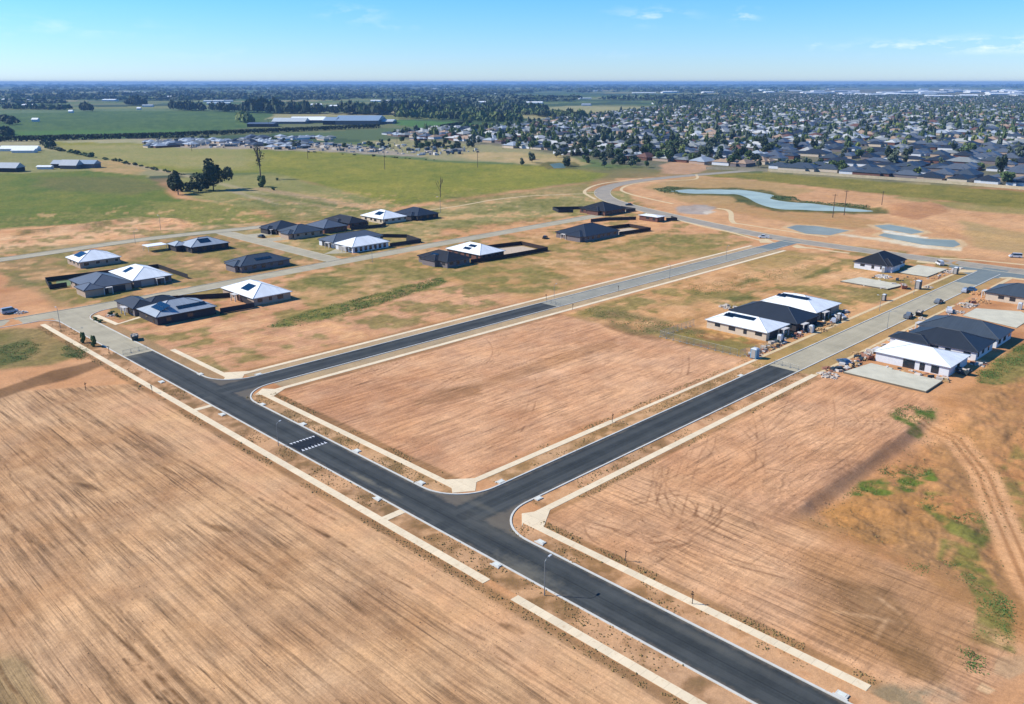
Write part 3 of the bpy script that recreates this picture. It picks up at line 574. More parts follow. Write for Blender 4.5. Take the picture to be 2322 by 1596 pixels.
mb = MB(); rect(mb, AX0 - .3, AX1 + .3, AEND, 291, .006); sheet(mb, DROAD, -4.2, 4.2, .010); rect(mb, 192.8, 200.6, 300, 403, .014); sheet(mb, GROAD, -4.2, 4.2, .018)
ribs = [(AX1 + 10, 288.5 - 10, 90, 180)]
for (cx_, cy_, a0, a1) in ribs:
    pts = arc(cx_, cy_, 10, a0, a1)
    for p, q in zip(pts, pts[1:]): mb.poly([(AX1, 289.5), p, q], .014)
S('old_road', mb, M_OLD)
mb = MB(); rect(mb, BEND, 374, BY0 - .2, BY1 + .2, .006); S('gravelled_road', mb, M_OLD)
mb = MB(); rect(mb, CEND, 374, CY0 - .2, CY1 + .2, .006); S('side_road', mb, M_OLD2)
mb = MB(); sheet(mb, EROAD, -5.2, 5.2, .012); S('collector_road', mb, M_OLD3)
mb = MB(); rect(mb, 340, 376, BY0 - .6, BY1 + .6, .018); rect(mb, 350, 376, CY0 - .6, CY1 + .6, .018)
mb.poly([(368, BY0 - 12), (372, BY0 - 12), (372, BY1 + 12), (368, BY1 + 12), (356, BY1), (356, BY0)], .022)
S('junction_seal', mb, asphalt_material('junction seal', alb(112, 126, 128), alb(140, 148, 142), .1))
# kerbs
mb = MB(); KW = .34
K1 = [(AX0, -60), (AX0, 282)] + arc(AX0 - 6, 282, 6, 0, 80)[1:] + [(40, 288.6), (-120, 288.6)]
K2 = [(AX1, -60), (AX1, BY0 - RC)] + arc(AX1 + RC, BY0 - RC, RC, 180, 90)[1:] + [(366, BY0)]
K3 = [(366, BY1)] + [(AX1 + RC, BY1)] + arc(AX1 + RC, BY1 + RC, RC, 270, 180)[1:] + [(AX1, CY0 - RC)] + arc(AX1 + RC, CY0 - RC, RC, 180, 90)[1:] + [(364, CY0)]
K4 = [(364, CY1), (AX1 + RC, CY1)] + arc(AX1 + RC, CY1 + RC, RC, 270, 180)[1:] + [(AX1, 278)] + arc(AX1 + 10, 278, 10, 180, 95)[1:] + [(150, 291)]
def dense(pts, step=4):
    o = [pts[0]]
    for a, b in zip(pts, pts[1:]):
        L_ = math.hypot(b[0] - a[0], b[1] - a[1]); n = max(1, int(L_ / step)) if L_ > 20 else 1
        o += [(a[0] + (b[0] - a[0]) * i / n, a[1] + (b[1] - a[1]) * i / n) for i in range(1, n + 1)]
    return o
ribbon(mb, K1, 0, KW, 0, .13); ribbon(mb, K2, -KW, 0, 0, .131); ribbon(mb, K3, -KW, 0, 0, .132); ribbon(mb, K4, -KW, 0, 0, .129)
S('kerb', mb, M_CONC)
mb = MB()
for ln, a, b in ((DROAD, 4.2, 4.55), (GROAD, 4.2, 4.55), (GROAD, -4.55, -4.2), (EROAD, 5.2, 5.6), (EROAD, -5.6, -5.2)): ribbon(mb, ln, a, b, 0, .12)
ribbon(mb, [(192.8, 304), (192.8, 399)], 0, .35, 0, .12); ribbon(mb, [(200.6, 308), (200.6, 399)], -.35, 0, 0, .12)
S('kerb', mb, mat('dusty kerb concrete', alb(200, 192, 168), .9, .12, .5))
# footpaths: shallow slabs
mb = MB()
def bar(mb, x0, x1, y0, y1, z1=.05, mi=0): return mb.box(x0, x1, y0, y1, 0, z1, mi)
bar(mb, 75.3, 76.85, 81.5, 283); bar(mb, 75.3, 76.85, -60, 75.6)
bar(mb, 76.85, 80.7, 179.4, 180.8, .046); bar(mb, 76.85, 80.7, 107.2, 108.8, .046)
bar(mb, 92.7, 94.2, 30.6, 90); bar(mb, 92.7, 94.2, 108.6, 179.6); bar(mb, 92.6, 94.1, 196.4, 229)
bar(mb, 97, 201, 89.9, 91.4, .052); bar(mb, 97.6, 139.6, 107.1, 108.6, .052); bar(mb, 139.6, 204, 107.3, 108.3, .052)
bar(mb, 97, 352, 178.1, 179.6, .052); bar(mb, 97, 352, 195, 196.4, .052)
mb.prism([(92.7, 90), (94.2, 86.6), (99.4, 89.9), (97, 91.4), (94.9, 92.5), (91.6, 89.2)], 0, .058)
mb.prism([(92.7, 108.6), (91.5, 107), (95, 104.6), (97.6, 107.1), (98.4, 108.6), (94.2, 112)], 0, .058)
mb.prism([(92.7, 178), (94.2, 175.4), (99, 178.1), (97, 179.6), (95, 182), (91.6, 179.4)], 0, .058)
mb.prism([(92.6, 196.4), (91.4, 195), (95.4, 192.7), (97.2, 195), (99.5, 196.4), (94.1, 200)], 0, .058)
S('footpath', mb, M_PATH)
mb = MB()
bar(mb, 204, 366, 107.4, 108.6, .05); bar(mb, 201, 302, 89.9, 90.9, .05)
EP = smooth(ats('c8', [(1460,1210),(1280,1172),(1100,1132),(1000,1098),(985,1078),(1020,1052),(1090,1030),(1250,1008),(1450,1000),(1650,992),(1690,975),(1670,945)]), 2)
ribbon(mb, EP, -1.0, 1.0, 0, .05)
EO = smooth(ats('c8', [(760,1170),(690,1135),(650,1108),(670,1080),(740,1045),(850,1020),(1000,1003),(1180,980)]), 2)
ribbon(mb, EO, -1.1, 1.1, 0, .05)
ribbon(mb, smooth(ats('c3', [(1230,308),(1000,314),(700,328),(400,362),(150,410),(0,432),(-250,468)]), 2), -.9, .9, 0, .05)
ribbon(mb, ats('c8', [(650,1108),(770,1108)]), -.8, .8, 0, .045)
ribbon(mb, smooth(ats('c4', [(700,440),(790,450),(830,480),(825,540),(850,575),(900,578)]), 2), -1.4, 1.4, 0, .05)
ribbon(mb, smooth(ats('c4', [(250,520),(420,565),(600,612),(850,660),(1080,730),(1190,745)]), 2), -.9, .9, 0, .05)
mb.prism(ats('c4', [(1075,720),(1150,712),(1210,745),(1240,752),(1090,752)]), 0, .06)
mb.prism(ats('c4', [(1380,785),(1420,768),(1500,790),(1560,805),(1420,800)]), 0, .06)
ribbon(mb, ats('c4', [(1480,792),(1600,805),(1750,828),(1900,846)]), -1.0, 1.0, 0, .05)
ribbon(mb, ats('c4', [(900,578),(1100,610),(1300,640),(1500,672),(1700,700)]), -.8, .8, 0, .05)
ribbon(mb, ats('c5', [(1560,310),(1900,330),(2321,370),(2500,390)]), -1.0, 1.0, 0, .05)
mb.prism(ats('c5', [(1680,440),(1720,415),(1900,420),(1860,440)]), 0, .055)
ribbon(mb, ats('c5', [(2110,490),(2200,488),(2420,520)]), -1.2, 1.2, 0, .05); ribbon(mb, ats('c5', [(2200,492),(2030,580)]), -.8, .8, 0, .048)
ribbon(mb, ats('c5', [(1350,340),(1560,362)]), -2, 2, 0, .045)
S('footpath', mb, M_PATH2)
# ponds
for nm_, pts in PONDS.items():
    mb = MB().poly(pts, .03); S('water', mb, None) if False else tag(mb.build('water', [bpy.data.materials.get('pond ' + nm_) or mat('pond ' + nm_, {'main': alb(178, 194, 180), 'basin': alb(148, 156, 146), 'park': alb(96, 116, 104)}.get(nm_, alb(150, 162, 152)), .4 if nm_ == 'main' else .5, .22, .05, 0, .12)]), kind='structure')
# speed hump with its white teeth
hx0, hx1, hy0, hy1 = 81.6, 88.4, 142.6, 147.9
hump = empty('speed_hump', ((hx0 + hx1) / 2, (hy0 + hy1) / 2, 0)); tag(hump, 'dark flat-topped speed hump with white teeth across the new black road', 'speed hump')
mb = MB(); hw, hl = (hx1 - hx0) / 2, (hy1 - hy0) / 2
mb.add([(-hw, -hl, .007), (hw, -hl, .007), (hw, hl, .007), (-hw, hl, .007), (-hw + .3, -hl + 1, .085), (hw - .3, -hl + 1, .085), (hw - .3, hl - 1, .085), (-hw + .3, hl - 1, .085)],
       [(4, 5, 6, 7), (0, 1, 5, 4), (1, 2, 6, 5), (2, 3, 7, 6), (3, 0, 4, 7)]); mb.build('hump_surface', M_HUMP, hump)
for side in (-1, 1):
    mb = MB(); n = 8; wd = 2 * (hw - .35) / n
    for i in range(n):
        x = -hw + .35 + i * wd; y0 = side * (hl - .02); y1 = side * (hl - .98)
        P = [(x + .06, y0, .013), (x + wd - .06, y0, .013), (x + wd * .5, y1, .088)]
        mb.add(P, [(0, 1, 2) if side < 0 else (0, 2, 1)])
    mb.build('white_teeth', M_PAINT, hump)
# kerb inlet pits
pit = None
for c_, x_, y_, where in (('c11', 315, 350, 'at the mouth of the far new street'), ('c11', 352, 622, 'where the kerb rounds into the far new street'), ('c11', 722, 800, 'between the speed hump and the far new street'), ('c11', 1210, 1042, 'just before the middle lot opposite the speed hump'),
                          ('c11', 1790, 1332, 'at the sharp corner of the middle lot'), ('c11', 1400, 1475, 'on the paddock side near the road junction'), ('c12', 770, 600, 'past the corner pad of the middle lot'), ('c12', 1112, 752, 'where the right lot corner curve begins'),
                          ('c12', 1135, 1145, 'beyond the right lot corner pad'), ('c12', 735, 1350, 'on the paddock side beside the dusty patch'), ('c14', 672, 1515, 'at the near end of the right lot'), ('c10', 1470, 562, 'by the far end of the black asphalt'),
                          ('c10', 1822, 492, 'before the corner of the far lot'), ('c10', 2020, 858, 'on the paddock side past the path link'), ('z', 187, 103.6, 'on the near street before the blue toilet')):
    x, y = (x_, y_) if c_ == 'z' else at(c_, x_, y_)
    if pit is None:
        mb = MB(); mb.box(-.75, .75, -.45, .45, 0, .17); mb.box(-.95, .95, .46, .7, 0, .145); pm = mb.mesh('kerb_pit', M_CONC)
        lidm = MB().box(-.5, .5, -.3, .3, .17, .2).mesh('lid', mat('pit lid', alb(232, 236, 222), .7, .08, 2)); pit = True
    t = bpy.data.objects.new('kerb_pit', pm); C.objects.link(t); t.location = (x, y, 0); tag(t, 'pale concrete drain pit in the kerb ' + where, 'drain pit', 'concrete drain pits along the kerbs')
    l = bpy.data.objects.new('lid', lidm); C.objects.link(l); l.parent = t
    onx = (c_ in ('z',)) or (c_ == 'c12' and x_ in (770, 1112)) or (c_ == 'c11' and x_ == 315); t.rotation_euler = (0, 0, 0 if onx else RAD(90))

# ------------------------------------------------------------------ houses of the new estate
def roof_mat(name, c, rough=.5, spec=.5, var=.07):
    m = mat(name, c, rough, var, .7, 0, spec); t = m.node_tree; N = t.nodes; L = t.links; b = N['Principled BSDF']; src = b.inputs['Base Color'].links[0].from_socket
    tc = N.new('ShaderNodeTexCoord'); p = N.new('ShaderNodeSeparateXYZ'); q = N.new('ShaderNodeSeparateXYZ'); L.new(tc.outputs['Object'], p.inputs[0]); L.new(tc.outputs['Normal'], q.inputs[0])
    mn = lambda o, a, b_=None: math_n(o, a, b_, t); g = mn('GREATER_THAN', mn('ABSOLUTE', q.outputs['X']), mn('ABSOLUTE', q.outputs['Y']))
    u = N.new('ShaderNodeMix'); L.new(g, u.inputs['Factor']); L.new(p.outputs['X'], u.inputs['A']); L.new(p.outputs['Y'], u.inputs['B']); u = u.outputs['Result']
    k = mn('ADD', mn('MULTIPLY', mn('LESS_THAN', mn('FRACT', mn('DIVIDE', u, .76)), .16), -.16), 1.0)      # sheet laps down the slope
    wn = N.new('ShaderNodeTexWhiteNoise'); wn.noise_dimensions = '1D'; L.new(mn('FLOOR', mn('DIVIDE', u, .76)), wn.inputs['W']); k = mn('MULTIPLY', k, mn('ADD', mn('MULTIPLY', wn.outputs['Value'], .10), .95))
    cc = N.new('ShaderNodeCombineColor'); [L.new(k, cc.inputs[i]) for i in range(3)]; mx = N.new('ShaderNodeMix'); mx.data_type = 'RGBA'; mx.blend_type = 'MULTIPLY'; mx.inputs['Factor'].default_value = 1; L.new(src, mx.inputs['A']); L.new(cc.outputs[0], mx.inputs['B']); L.new(mx.outputs['Result'], b.inputs['Base Color']); return m
R_WHITE = roof_mat('white steel roof', alb(236, 240, 238, 1.15), .55)
R_SILV = roof_mat('silver grey steel roof', alb(176, 186, 192), .5, .45)
R_GREY = roof_mat('slate grey steel roof', alb(96, 104, 112), .45, .45)
R_DARK = roof_mat('charcoal steel roof', alb(48, 54, 60), .5, .35)
R_BLACK = roof_mat('near black tiled roof', alb(32, 34, 37), .6, .3, .15)
R_MID = roof_mat('iron grey tiled roof', alb(70, 80, 88), .5, .4)
W_WHITE = mat('white rendered wall', alb(236, 238, 240), .85, .05, 1); W_BEIGE = mat('beige brick wall', alb(196, 172, 150), .9, .14, 3); W_GREY = mat('grey brick wall', alb(134, 124, 122), .9, .14, 3)
W_BROWN = mat('brown brick wall', alb(126, 88, 74), .9, .16, 3); W_DARK = mat('charcoal brick wall', alb(70, 66, 68), .9, .16, 3); W_CREAM = mat('cream rendered wall', alb(222, 204, 178), .85, .08, 1)
W_FRAME = mat('timber stud wall', alb(170, 130, 90), .9, .2, 2)
M_GLASS = glass('window glass', (.02, .028, .036)); M_FRAME = mat('window frame', alb(60, 62, 66), .5, .05, 3); M_FRAMEW = mat('white window frame', alb(226, 226, 222), .5, .05, 3)
M_DOOR = mat('front door', alb(70, 52, 46), .6, .1, 3); M_GARAGE = mat('garage door', alb(176, 172, 166), .55, .05, 3); M_GARAGED = mat('dark garage door', alb(58, 62, 68), .5, .05, 3)
M_SOLAR = mat('solar panel', alb(24, 40, 52), .12, .15, 3, 0, .7); M_FASC = mat('fascia', alb(70, 76, 84), .5, .05, 2); M_FASCW = mat('white fascia', alb(222, 226, 226), .5, .05, 2)
M_POST = mat('porch post', alb(220, 216, 208), .6, .06, 2)

def hip(mb, x0, x1, y0, y1, e, pitch=23, mi=0, fi=1, gable=False):
    """hipped roof with a fascia board; returns ridge height"""
    w_, d_ = x1 - x0, y1 - y0; t = math.tan(RAD(pitch)); h = min(w_, d_) / 2 * t; zf = e; zt = e + .2
    inset = 0.0 if gable else min(w_, d_) / 2
    if d_ >= w_: ra, rb = ((x0 + x1) / 2, y0 + inset, zt + h), ((x0 + x1) / 2, y1 - inset, zt + h)
    else: ra, rb = (x0 + inset, (y0 + y1) / 2, zt + h), (x1 - inset, (y0 + y1) / 2, zt + h)
    V = [(x0, y0, zf), (x1, y0, zf), (x1, y1, zf), (x0, y1, zf), (x0, y0, zt), (x1, y0, zt), (x1, y1, zt), (x0, y1, zt), ra, rb]
    n0 = len(mb.f)
    mb.add(V, [(0, 1, 5, 4), (1, 2, 6, 5), (2, 3, 7, 6), (3, 0, 4, 7), (0, 3, 2, 1)], fi)
    if abs(ra[0] - rb[0]) + abs(ra[1] - rb[1]) < .05:
        mb.add(V, [(4, 5, 8), (5, 6, 8), (6, 7, 8), (7, 4, 8)], mi)
    elif d_ >= w_: mb.add(V, [(4, 5, 8), (5, 6, 9, 8), (6, 7, 9), (7, 4, 8, 9)], mi)
    else: mb.add(V, [(4, 5, 9, 8), (5, 6, 9), (6, 7, 8, 9), (7, 4, 8)], mi)
    # ridge and hip caps
    r_ = .09
    segs = [(ra, rb)] if (abs(ra[0] - rb[0]) + abs(ra[1] - rb[1])) > .05 else []
    near = lambda p: ra if (Vector(p) - Vector(ra)).length < (Vector(p) - Vector(rb)).length else rb
    if not gable: segs += [(V[i], near(V[i])) for i in (4, 5, 6, 7)]
    for a, b in segs: mb.tube([(a[0], a[1], a[2] + .02), (b[0], b[1], b[2] + .02)], [r_, r_], 5, fi)
    return zt + h
WIN = {}
def unit_box(mname, m):
    if mname not in WIN: WIN[mname] = MB().box(-.5, .5, -.5, .5, -.5, .5).mesh(mname, m)
    return WIN[mname]
def opening(root, kind, face, pos, z0, w_, h_, x0, x1, y0, y1, wallframe=None):
    """window or door standing proud of one wall; face 'W' is x0, 'S' is y0, 'E' is x1, 'N' is y1"""
    th = .10
    c, rz = {'W': ((x0, pos), 90), 'E': ((x1, pos), 90), 'S': ((pos, y0), 0), 'N': ((pos, y1), 0)}[face]
    fr = M_FRAMEW if wallframe == 'w' else M_FRAME
    m_ = {'window': unit_box('window_' + ('w' if wallframe == 'w' else 'd'), fr), 'door': unit_box('door', M_DOOR), 'garage_door': unit_box('garage_' + ('d' if wallframe == 'd' else 'l'), M_GARAGED if wallframe == 'd' else M_GARAGE)}[kind]
    o = bpy.data.objects.new(kind, m_); C.objects.link(o); o.parent = root; o.location = (c[0], c[1], z0 + h_ / 2); o.rotation_euler = (0, 0, RAD(rz)); o.scale = (w_, th, h_)
    if kind == 'window':
        p = bpy.data.objects.new('pane', unit_box('pane', M_GLASS)); C.objects.link(p); p.parent = o; p.scale = ((w_ - .16) / w_, 1.3, (h_ - .16) / h_)
    return o
def house(label, x0, x1, y0, y1, wall, roof, e=2.55, pitch=21, seed=0, wings=(), gable=False, fascia=None, wins='auto', solar=(), garage=None, name='house', over=.5, doors=True, cat='house', wf=None):
    cx_, cy_ = (x0 + x1) / 2, (y0 + y1) / 2
    root = empty(name, (cx_, cy_, 0)); tag(root, label, cat, 'houses of the new estate')
    a0, a1, b0, b1 = x0 + over - cx_, x1 - over - cx_, y0 + over - cy_, y1 - over - cy_
    f = fascia or (M_FASCW if roof is R_WHITE else M_FASC)
    mb = MB().box(a0, a1, b0, b1, 0, e + .05)
    for i, (u0, u1, v0, v1, face) in enumerate(wings): mb.box(u0 - cx_ + over, u1 - cx_ - over, v0 - cy_ + over, v1 - cy_ - over, 0, e + .02 - .03 * i)
    mb.build('wall', wall, root)
    mb = MB(); hip(mb, x0 - cx_, x1 - cx_, y0 - cy_, y1 - cy_, e, pitch, 0, 1, gable)
    for i, (u0, u1, v0, v1, face) in enumerate(wings): hip(mb, u0 - cx_, u1 - cx_, v0 - cy_, v1 - cy_, e - .035 * (i + 1), pitch, 0, 1)
    mb.build('roof', [roof, f], root)
    g_ = MB(); ov = .06                                    # gutter: four thin boxes under the eave
    for bx in ((x0 - cx_ - ov, x1 - cx_ + ov, y0 - cy_ - ov, y0 - cy_ - .003), (x0 - cx_ - ov, x1 - cx_ + ov, y1 - cy_ + .003, y1 - cy_ + ov), (x0 - cx_ - ov, x0 - cx_ - .003, y0 - cy_, y1 - cy_), (x1 - cx_ + .003, x1 - cx_ + ov, y0 - cy_, y1 - cy_)): g_.box(*bx, e + .06, e + .185)
    g_.build('gutter', f, root)
    r_ = random.Random(seed * 13 + 5)
    if wins == 'auto':
        for face, lo, hi in (('W', b0, b1), ('S', a0, a1), ('N', a0, a1)):
            if garage and garage[0] == face: continue
            p = lo + 1.4
            while p < hi - 1.2:
                ww = r_.choice((1.1, 1.5, 1.8, 2.2)); hh = r_.choice((1.2, 1.4, 1.0)); opening(root, 'window', face, p + ww / 2, 2.2 - hh, ww, hh, a0, a1, b0, b1, wf); p += ww + r_.uniform(1.7, 3.4)
    else:
        for (face, pos, z0, ww, hh) in wins: opening(root, 'window', face, pos, z0, ww, hh, a0, a1, b0, b1, wf)
    if garage:
        face, pos, dark = garage; opening(root, 'garage_door', face, pos, .03, 4.8, 2.2, a0, a1, b0, b1, 'd' if dark else None)
        lo, hi = (a0, a1) if face in 'SN' else (b0, b1); s_ = 1 if pos < (lo + hi) / 2 else -1
        opening(root, 'door', face, pos + s_ * 4.2, .03, 1.2, 2.2, a0, a1, b0, b1)
        if lo + 1 < pos + s_ * 7 < hi - 1: opening(root, 'window', face, pos + s_ * 7, .8, 1.8, 1.5, a0, a1, b0, b1, wf)
        # porch on two posts over the front door
        px = pos + s_ * 4.2; mb = MB()
        if face in 'SN':
            sg = -1 if face == 'S' else 1; yb = b0 if face == 'S' else b1; q = sorted((yb + sg * .55, yb + sg * 2.0))
            mb.box(px - 1.6, px + 1.6, q[0], q[1], e - .22, e - .05)
            for dx in (-1.45, 1.45): mb.box(px + dx - .13, px + dx + .13, yb + sg * 1.75 - .13, yb + sg * 1.75 + .13, 0, e - .22)
        else:
            sg = -1 if face == 'W' else 1; xb = a0 if face == 'W' else a1; q = sorted((xb + sg * .55, xb + sg * 2.0))
            mb.box(q[0], q[1], px - 1.6, px + 1.6, e - .22, e - .05)
            for dx in (-1.45, 1.45): mb.box(xb + sg * 1.75 - .13, xb + sg * 1.75 + .13, px + dx - .13, px + dx + .13, 0, e - .22)
        mb.build('porch', M_POST, root)
    t = math.tan(RAD(pitch))
    for (face, u, v, nu, nv) in solar:                       # rows of panels lying on one roof slope
        mb = MB()
        W_, D_ = x1 - x0, y1 - y0
        for i in range(nu):
            for j in range(nv):
                pu, pv = u + i * 1.06, v + j * 1.72         # along the eave, up the slope (plan distance from the eave)
                P = []
                for du, dv in ((0, 0), (1.0, 0), (1.0, 1.64), (0, 1.64)):
                    q, h = pu + du, pv + dv
                    zz = e + .2 + h * t
                    P.append({'W': (x0 - cx_ + h, y1 - cy_ - q, zz), 'S': (x0 - cx_ + q, y0 - cy_ + h, zz), 'E': (x1 - cx_ - h, y0 - cy_ + q, zz), 'N': (x1 - cx_ - q, y1 - cy_ - h, zz)}[face])
                n_ = (Vector(P[1]) - Vector(P[0])).cross(Vector(P[3]) - Vector(P[0])).normalized()
                lo, hi = [Vector(p) + n_ * .07 for p in P], [Vector(p) + n_ * .13 for p in P]
                mb.add([*lo, *hi], [(0, 3, 2, 1), (4, 5, 6, 7), (0, 1, 5, 4), (1, 2, 6, 5), (2, 3, 7, 6), (3, 0, 4, 7)])
        mb.build('solar_panel', M_SOLAR, root)
    return root
# --- left cluster
house('white roofed beige house nearest the sandy bank, panels on its left slope', 114, 131, 361, 376.5, W_BEIGE, R_WHITE, seed=1, solar=[('W', 3.5, 2.2, 6, 2)], wf='w')
house('long house with a half grey half white roof inside the dark fenced lawn yard', 100, 115.2, 310, 331, W_BEIGE, R_GREY, seed=2, wings=[(97.6, 105, 308.5, 318, 'S')], garage=('S', 2.5, 1))
house('white roofed house with one panel block, joined behind the fenced lawn yard house', 115.9, 131, 312, 335, W_GREY, R_WHITE, seed=3, solar=[('W', 8, 2.2, 3, 2)], garage=('S', -2, 0))
house('large silver roofed corner house with two rows of panels, at the old road bend', 100.5, 120.6, 255.8, 271, W_DARK, R_SILV, seed=4, solar=[('W', 5.5, 2.6, 7, 2), ('S', 8, 2.0, 9, 1)], wins=[('S', -6, .8, 1.6, 1.3), ('S', 1, .8, 2, 1.3), ('W', -4, .2, 1.4, 2.0), ('W', 1, .8, 1.8, 1.3)])
house('dark hipped house joined to the back of the silver roofed corner house', 99.8, 108, 271.6, 287, W_GREY, R_DARK, seed=5, wings=[(105, 116, 272, 281, 'E')], garage=('W', 2, 0))
house('grey roofed house with a white carport at its left, near the upper road', 160.5, 178.8, 359.8, 374, W_DARK, R_SILV, seed=6, solar=[('S', 5.5, 2.4, 5, 2)], wings=[(157, 164, 368, 377, 'W')])
mb = MB(); cp = empty('carport', (152.5, 379, 0)); tag(cp, 'small white flat carport beside the grey roofed house on the upper road', 'carport')
MB().box(-4.4, 4.4, -3.2, 3.2, 2.45, 2.65).build('roof', R_WHITE, cp)
for sx in (-4.1, 4.1):
    for sy in (-2.9, 2.9): MB().box(sx - .07, sx + .07, sy - .07, sy + .07, 0, 2.45).build('post', M_POST, cp)
house('dark grey house standing alone with a long shaded window wall, beside the cross street', 156, 178.6, 307.2, 321, W_GREY, R_MID, seed=7, wings=[(154.6, 162, 309.5, 318, 'W')], solar=[('S', 8, 2.4, 7, 1)])
house('white roofed beige brick house with one panel block, alone above the green weed strip', 133.6, 148.6, 256.5, 279.4, W_BEIGE, R_WHITE, seed=8, solar=[('W', 10, 2.4, 5, 2)], garage=('W', -4, 1))
house('dark house at the corner of the cross street with pale porch posts', 211, 228, 358.8, 374, W_BEIGE, R_MID, seed=9, wings=[(208.6, 216, 360, 368, 'W')], garage=('W', 1, 0))
house('dark house behind the cross street corner house, nearest the upper road', 211.6, 227, 376, 391, W_DARK, R_DARK, seed=10, wings=[(209, 215, 380, 388, 'W')], garage=('W', 1, 0))
house('grey roofed house wedged in the middle of the dark row', 230, 244.5, 362, 379, W_BROWN, R_GREY, seed=11)
house('black roofed house behind the dark row, left of the white roofed one', 247.8, 260, 366, 389, W_BROWN, R_BLACK, seed=12, wings=[(245.8, 252, 374, 384, 'W')])
house('white roofed beige house at the back of the dark row with a dark panel block', 268.6, 285, 365.4, 386, W_CREAM, R_WHITE, seed=13, solar=[('W', 9, 2.8, 5, 2)])
house('dark roofed last house of the back row, facing the open green paddock', 288.8, 304.5, 361.4, 382, W_DARK, R_DARK, seed=14, wings=[(286.5, 294, 364, 372, 'W')])
house('slate roofed house partly hidden behind the white roofed corner house', 211.4, 240, 326, 338.8, W_WHITE, R_GREY, seed=15, solar=[('N', 5, 2, 5, 1)], garage=('W', 1, 1))
house('bright white roofed house with a dark striped side, by the street bend', 211, 231.6, 310.4, 324.6, W_WHITE, R_WHITE, seed=16, wins=[('S', -8, .3, 1.4, 1.9), ('S', -5.4, .3, 1.4, 1.9), ('S', -2.8, .3, 1.4, 1.9), ('S', -.2, .3, 1.4, 1.9), ('S', 2.4, .3, 1.4, 1.9), ('S', 5, .3, 1.4, 1.9), ('S', 7.6, .3, 1.4, 1.9)], garage=('W', 2, 0))
house('black roofed house left of the white roofed one by the fenced gravel yard', 219.4, 232.6, 256.4, 275.8, W_GREY, R_BLACK, seed=17, wings=[(217.4, 225, 262, 271, 'W')], solar=[('W', 6, 2.2, 4, 1)])
house('white roofed house with two panel blocks behind the fenced gravel yard', 238.5, 253.4, 257.4, 279.6, W_BROWN, R_WHITE, seed=18, solar=[('W', 9, 2.0, 4, 1), ('W', 10, 4.3, 4, 1)])
house('wide charcoal house in the middle distance with a long fence running right', 304, 330, 255, 274.6, W_GREY, R_DARK, seed=19, wings=[(301.8, 312, 256.5, 266, 'W')], garage=('W', -1, 0))
house('dark brown house by the collector road bend, fenced at both ends', 374.5, 394, 300.5, 320, W_BROWN, R_BLACK, seed=20, wings=[(372.6, 381, 304, 313, 'W')])
house('small flat white roofed hut beside the collector road', 376.6, 384, 266, 279, W_BROWN, R_WHITE, e=2.6, pitch=5, seed=21)
# --- right cluster
house('white roofed house with L shaped panels, left end of the row being built', 218.6, 232.2, 114, 135, W_CREAM, R_WHITE, seed=22, solar=[('W', 4.0, 3.8, 3, 1), ('W', 4.4, 5.3 - .9, 9, 1)], garage=('S', -2, 1), pitch=17)
house('charcoal roofed house squeezed between two white roofed houses', 233.6, 248.4, 112.4, 136, W_DARK, R_DARK, seed=23, garage=('S', 0, 1))
house('white roofed house with L shaped panels, right end of the row being built', 249.8, 267.4, 114.2, 134.8, W_BEIGE, R_WHITE, seed=24, solar=[('W', 3.6, 5.4, 3, 1), ('W', 4.8, 6.0, 9, 1)], garage=('S', 0, 1), pitch=17)
house('white walled house with a tall black hip roof beyond the bare slab', 337, 356.6, 127.4, 141.4, W_WHITE, R_BLACK, seed=25, pitch=27, wings=[(338, 347, 125.6, 134, 'S')], wf='d')
house('dark roofed house cut by the right edge of the view', 318, 334, 66, 86.4, W_CREAM, R_MID, seed=26, garage=('N', 0, 1))
house('big iron grey house behind the two nearer roofs, left of the grass corner', 258.6, 273, 64.4, 86.8, W_WHITE, R_MID, seed=27, garage=('N', 1, 0))
house('charcoal house between the long white house and the iron grey house', 241.8, 256.8, 64.6, 85.4, W_WHITE, R_DARK, seed=28, garage=('N', 1, 0), wings=[(240.2, 247, 77, 88, 'N')])
house('long white house with bright white roof beside the bare foundation slab', 223.2, 238, 65.2, 85, W_WHITE, R_WHITE, seed=29, pitch=15, wins=[('W', .6, .05, 3.0, 2.2), ('W', -2.8, .2, 1.3, 2.0), ('W', -6.0, .2, 1.9, 2.0), ('S', 0, .9, 2, 1.2)], garage=('N', 1, 0))
# --- bare slabs
def slab(label, pts, h=.42, name='foundation_slab'):
    xs, ys = [p[0] for p in pts], [p[1] for p in pts]; c = (sum(xs) / len(xs), sum(ys) / len(ys))
    root = empty(name, (c[0], c[1], 0)); tag(root, label, 'concrete slab', 'bare house slabs')
    q = [(p[0] - c[0], p[1] - c[1]) for p in pts]
    MB().prism(q, 0, h - .003).build('edge_beam', M_SLABG, root)
    MB().prism([(p[0] * .985, p[1] * .985) for p in q], h - .05, h + .04).build('slab_top', M_SLAB, root)
slab('pale concrete house slab with a stepped corner, beside the long white house', [(207.4, 65.2), (218.4, 65.2), (218.4, 78), (219.6, 78), (219.6, 84), (207.4, 86)])
slab('narrow whitish concrete slab in front of the black hip roofed house', [(308.4, 115.4), (319.2, 113.6), (320.6, 131), (308.8, 133.4)])
slab('square grey concrete slab with formwork edge, right of the black hip roofed house', [(340, 113), (360.6, 112.6), (360.6, 124.2), (340, 124.2)], .3)
slab('wide flat concrete yard between the edge house and the iron grey house', [(286, 67), (303, 67), (309, 72), (303, 84), (290, 84)], .08)

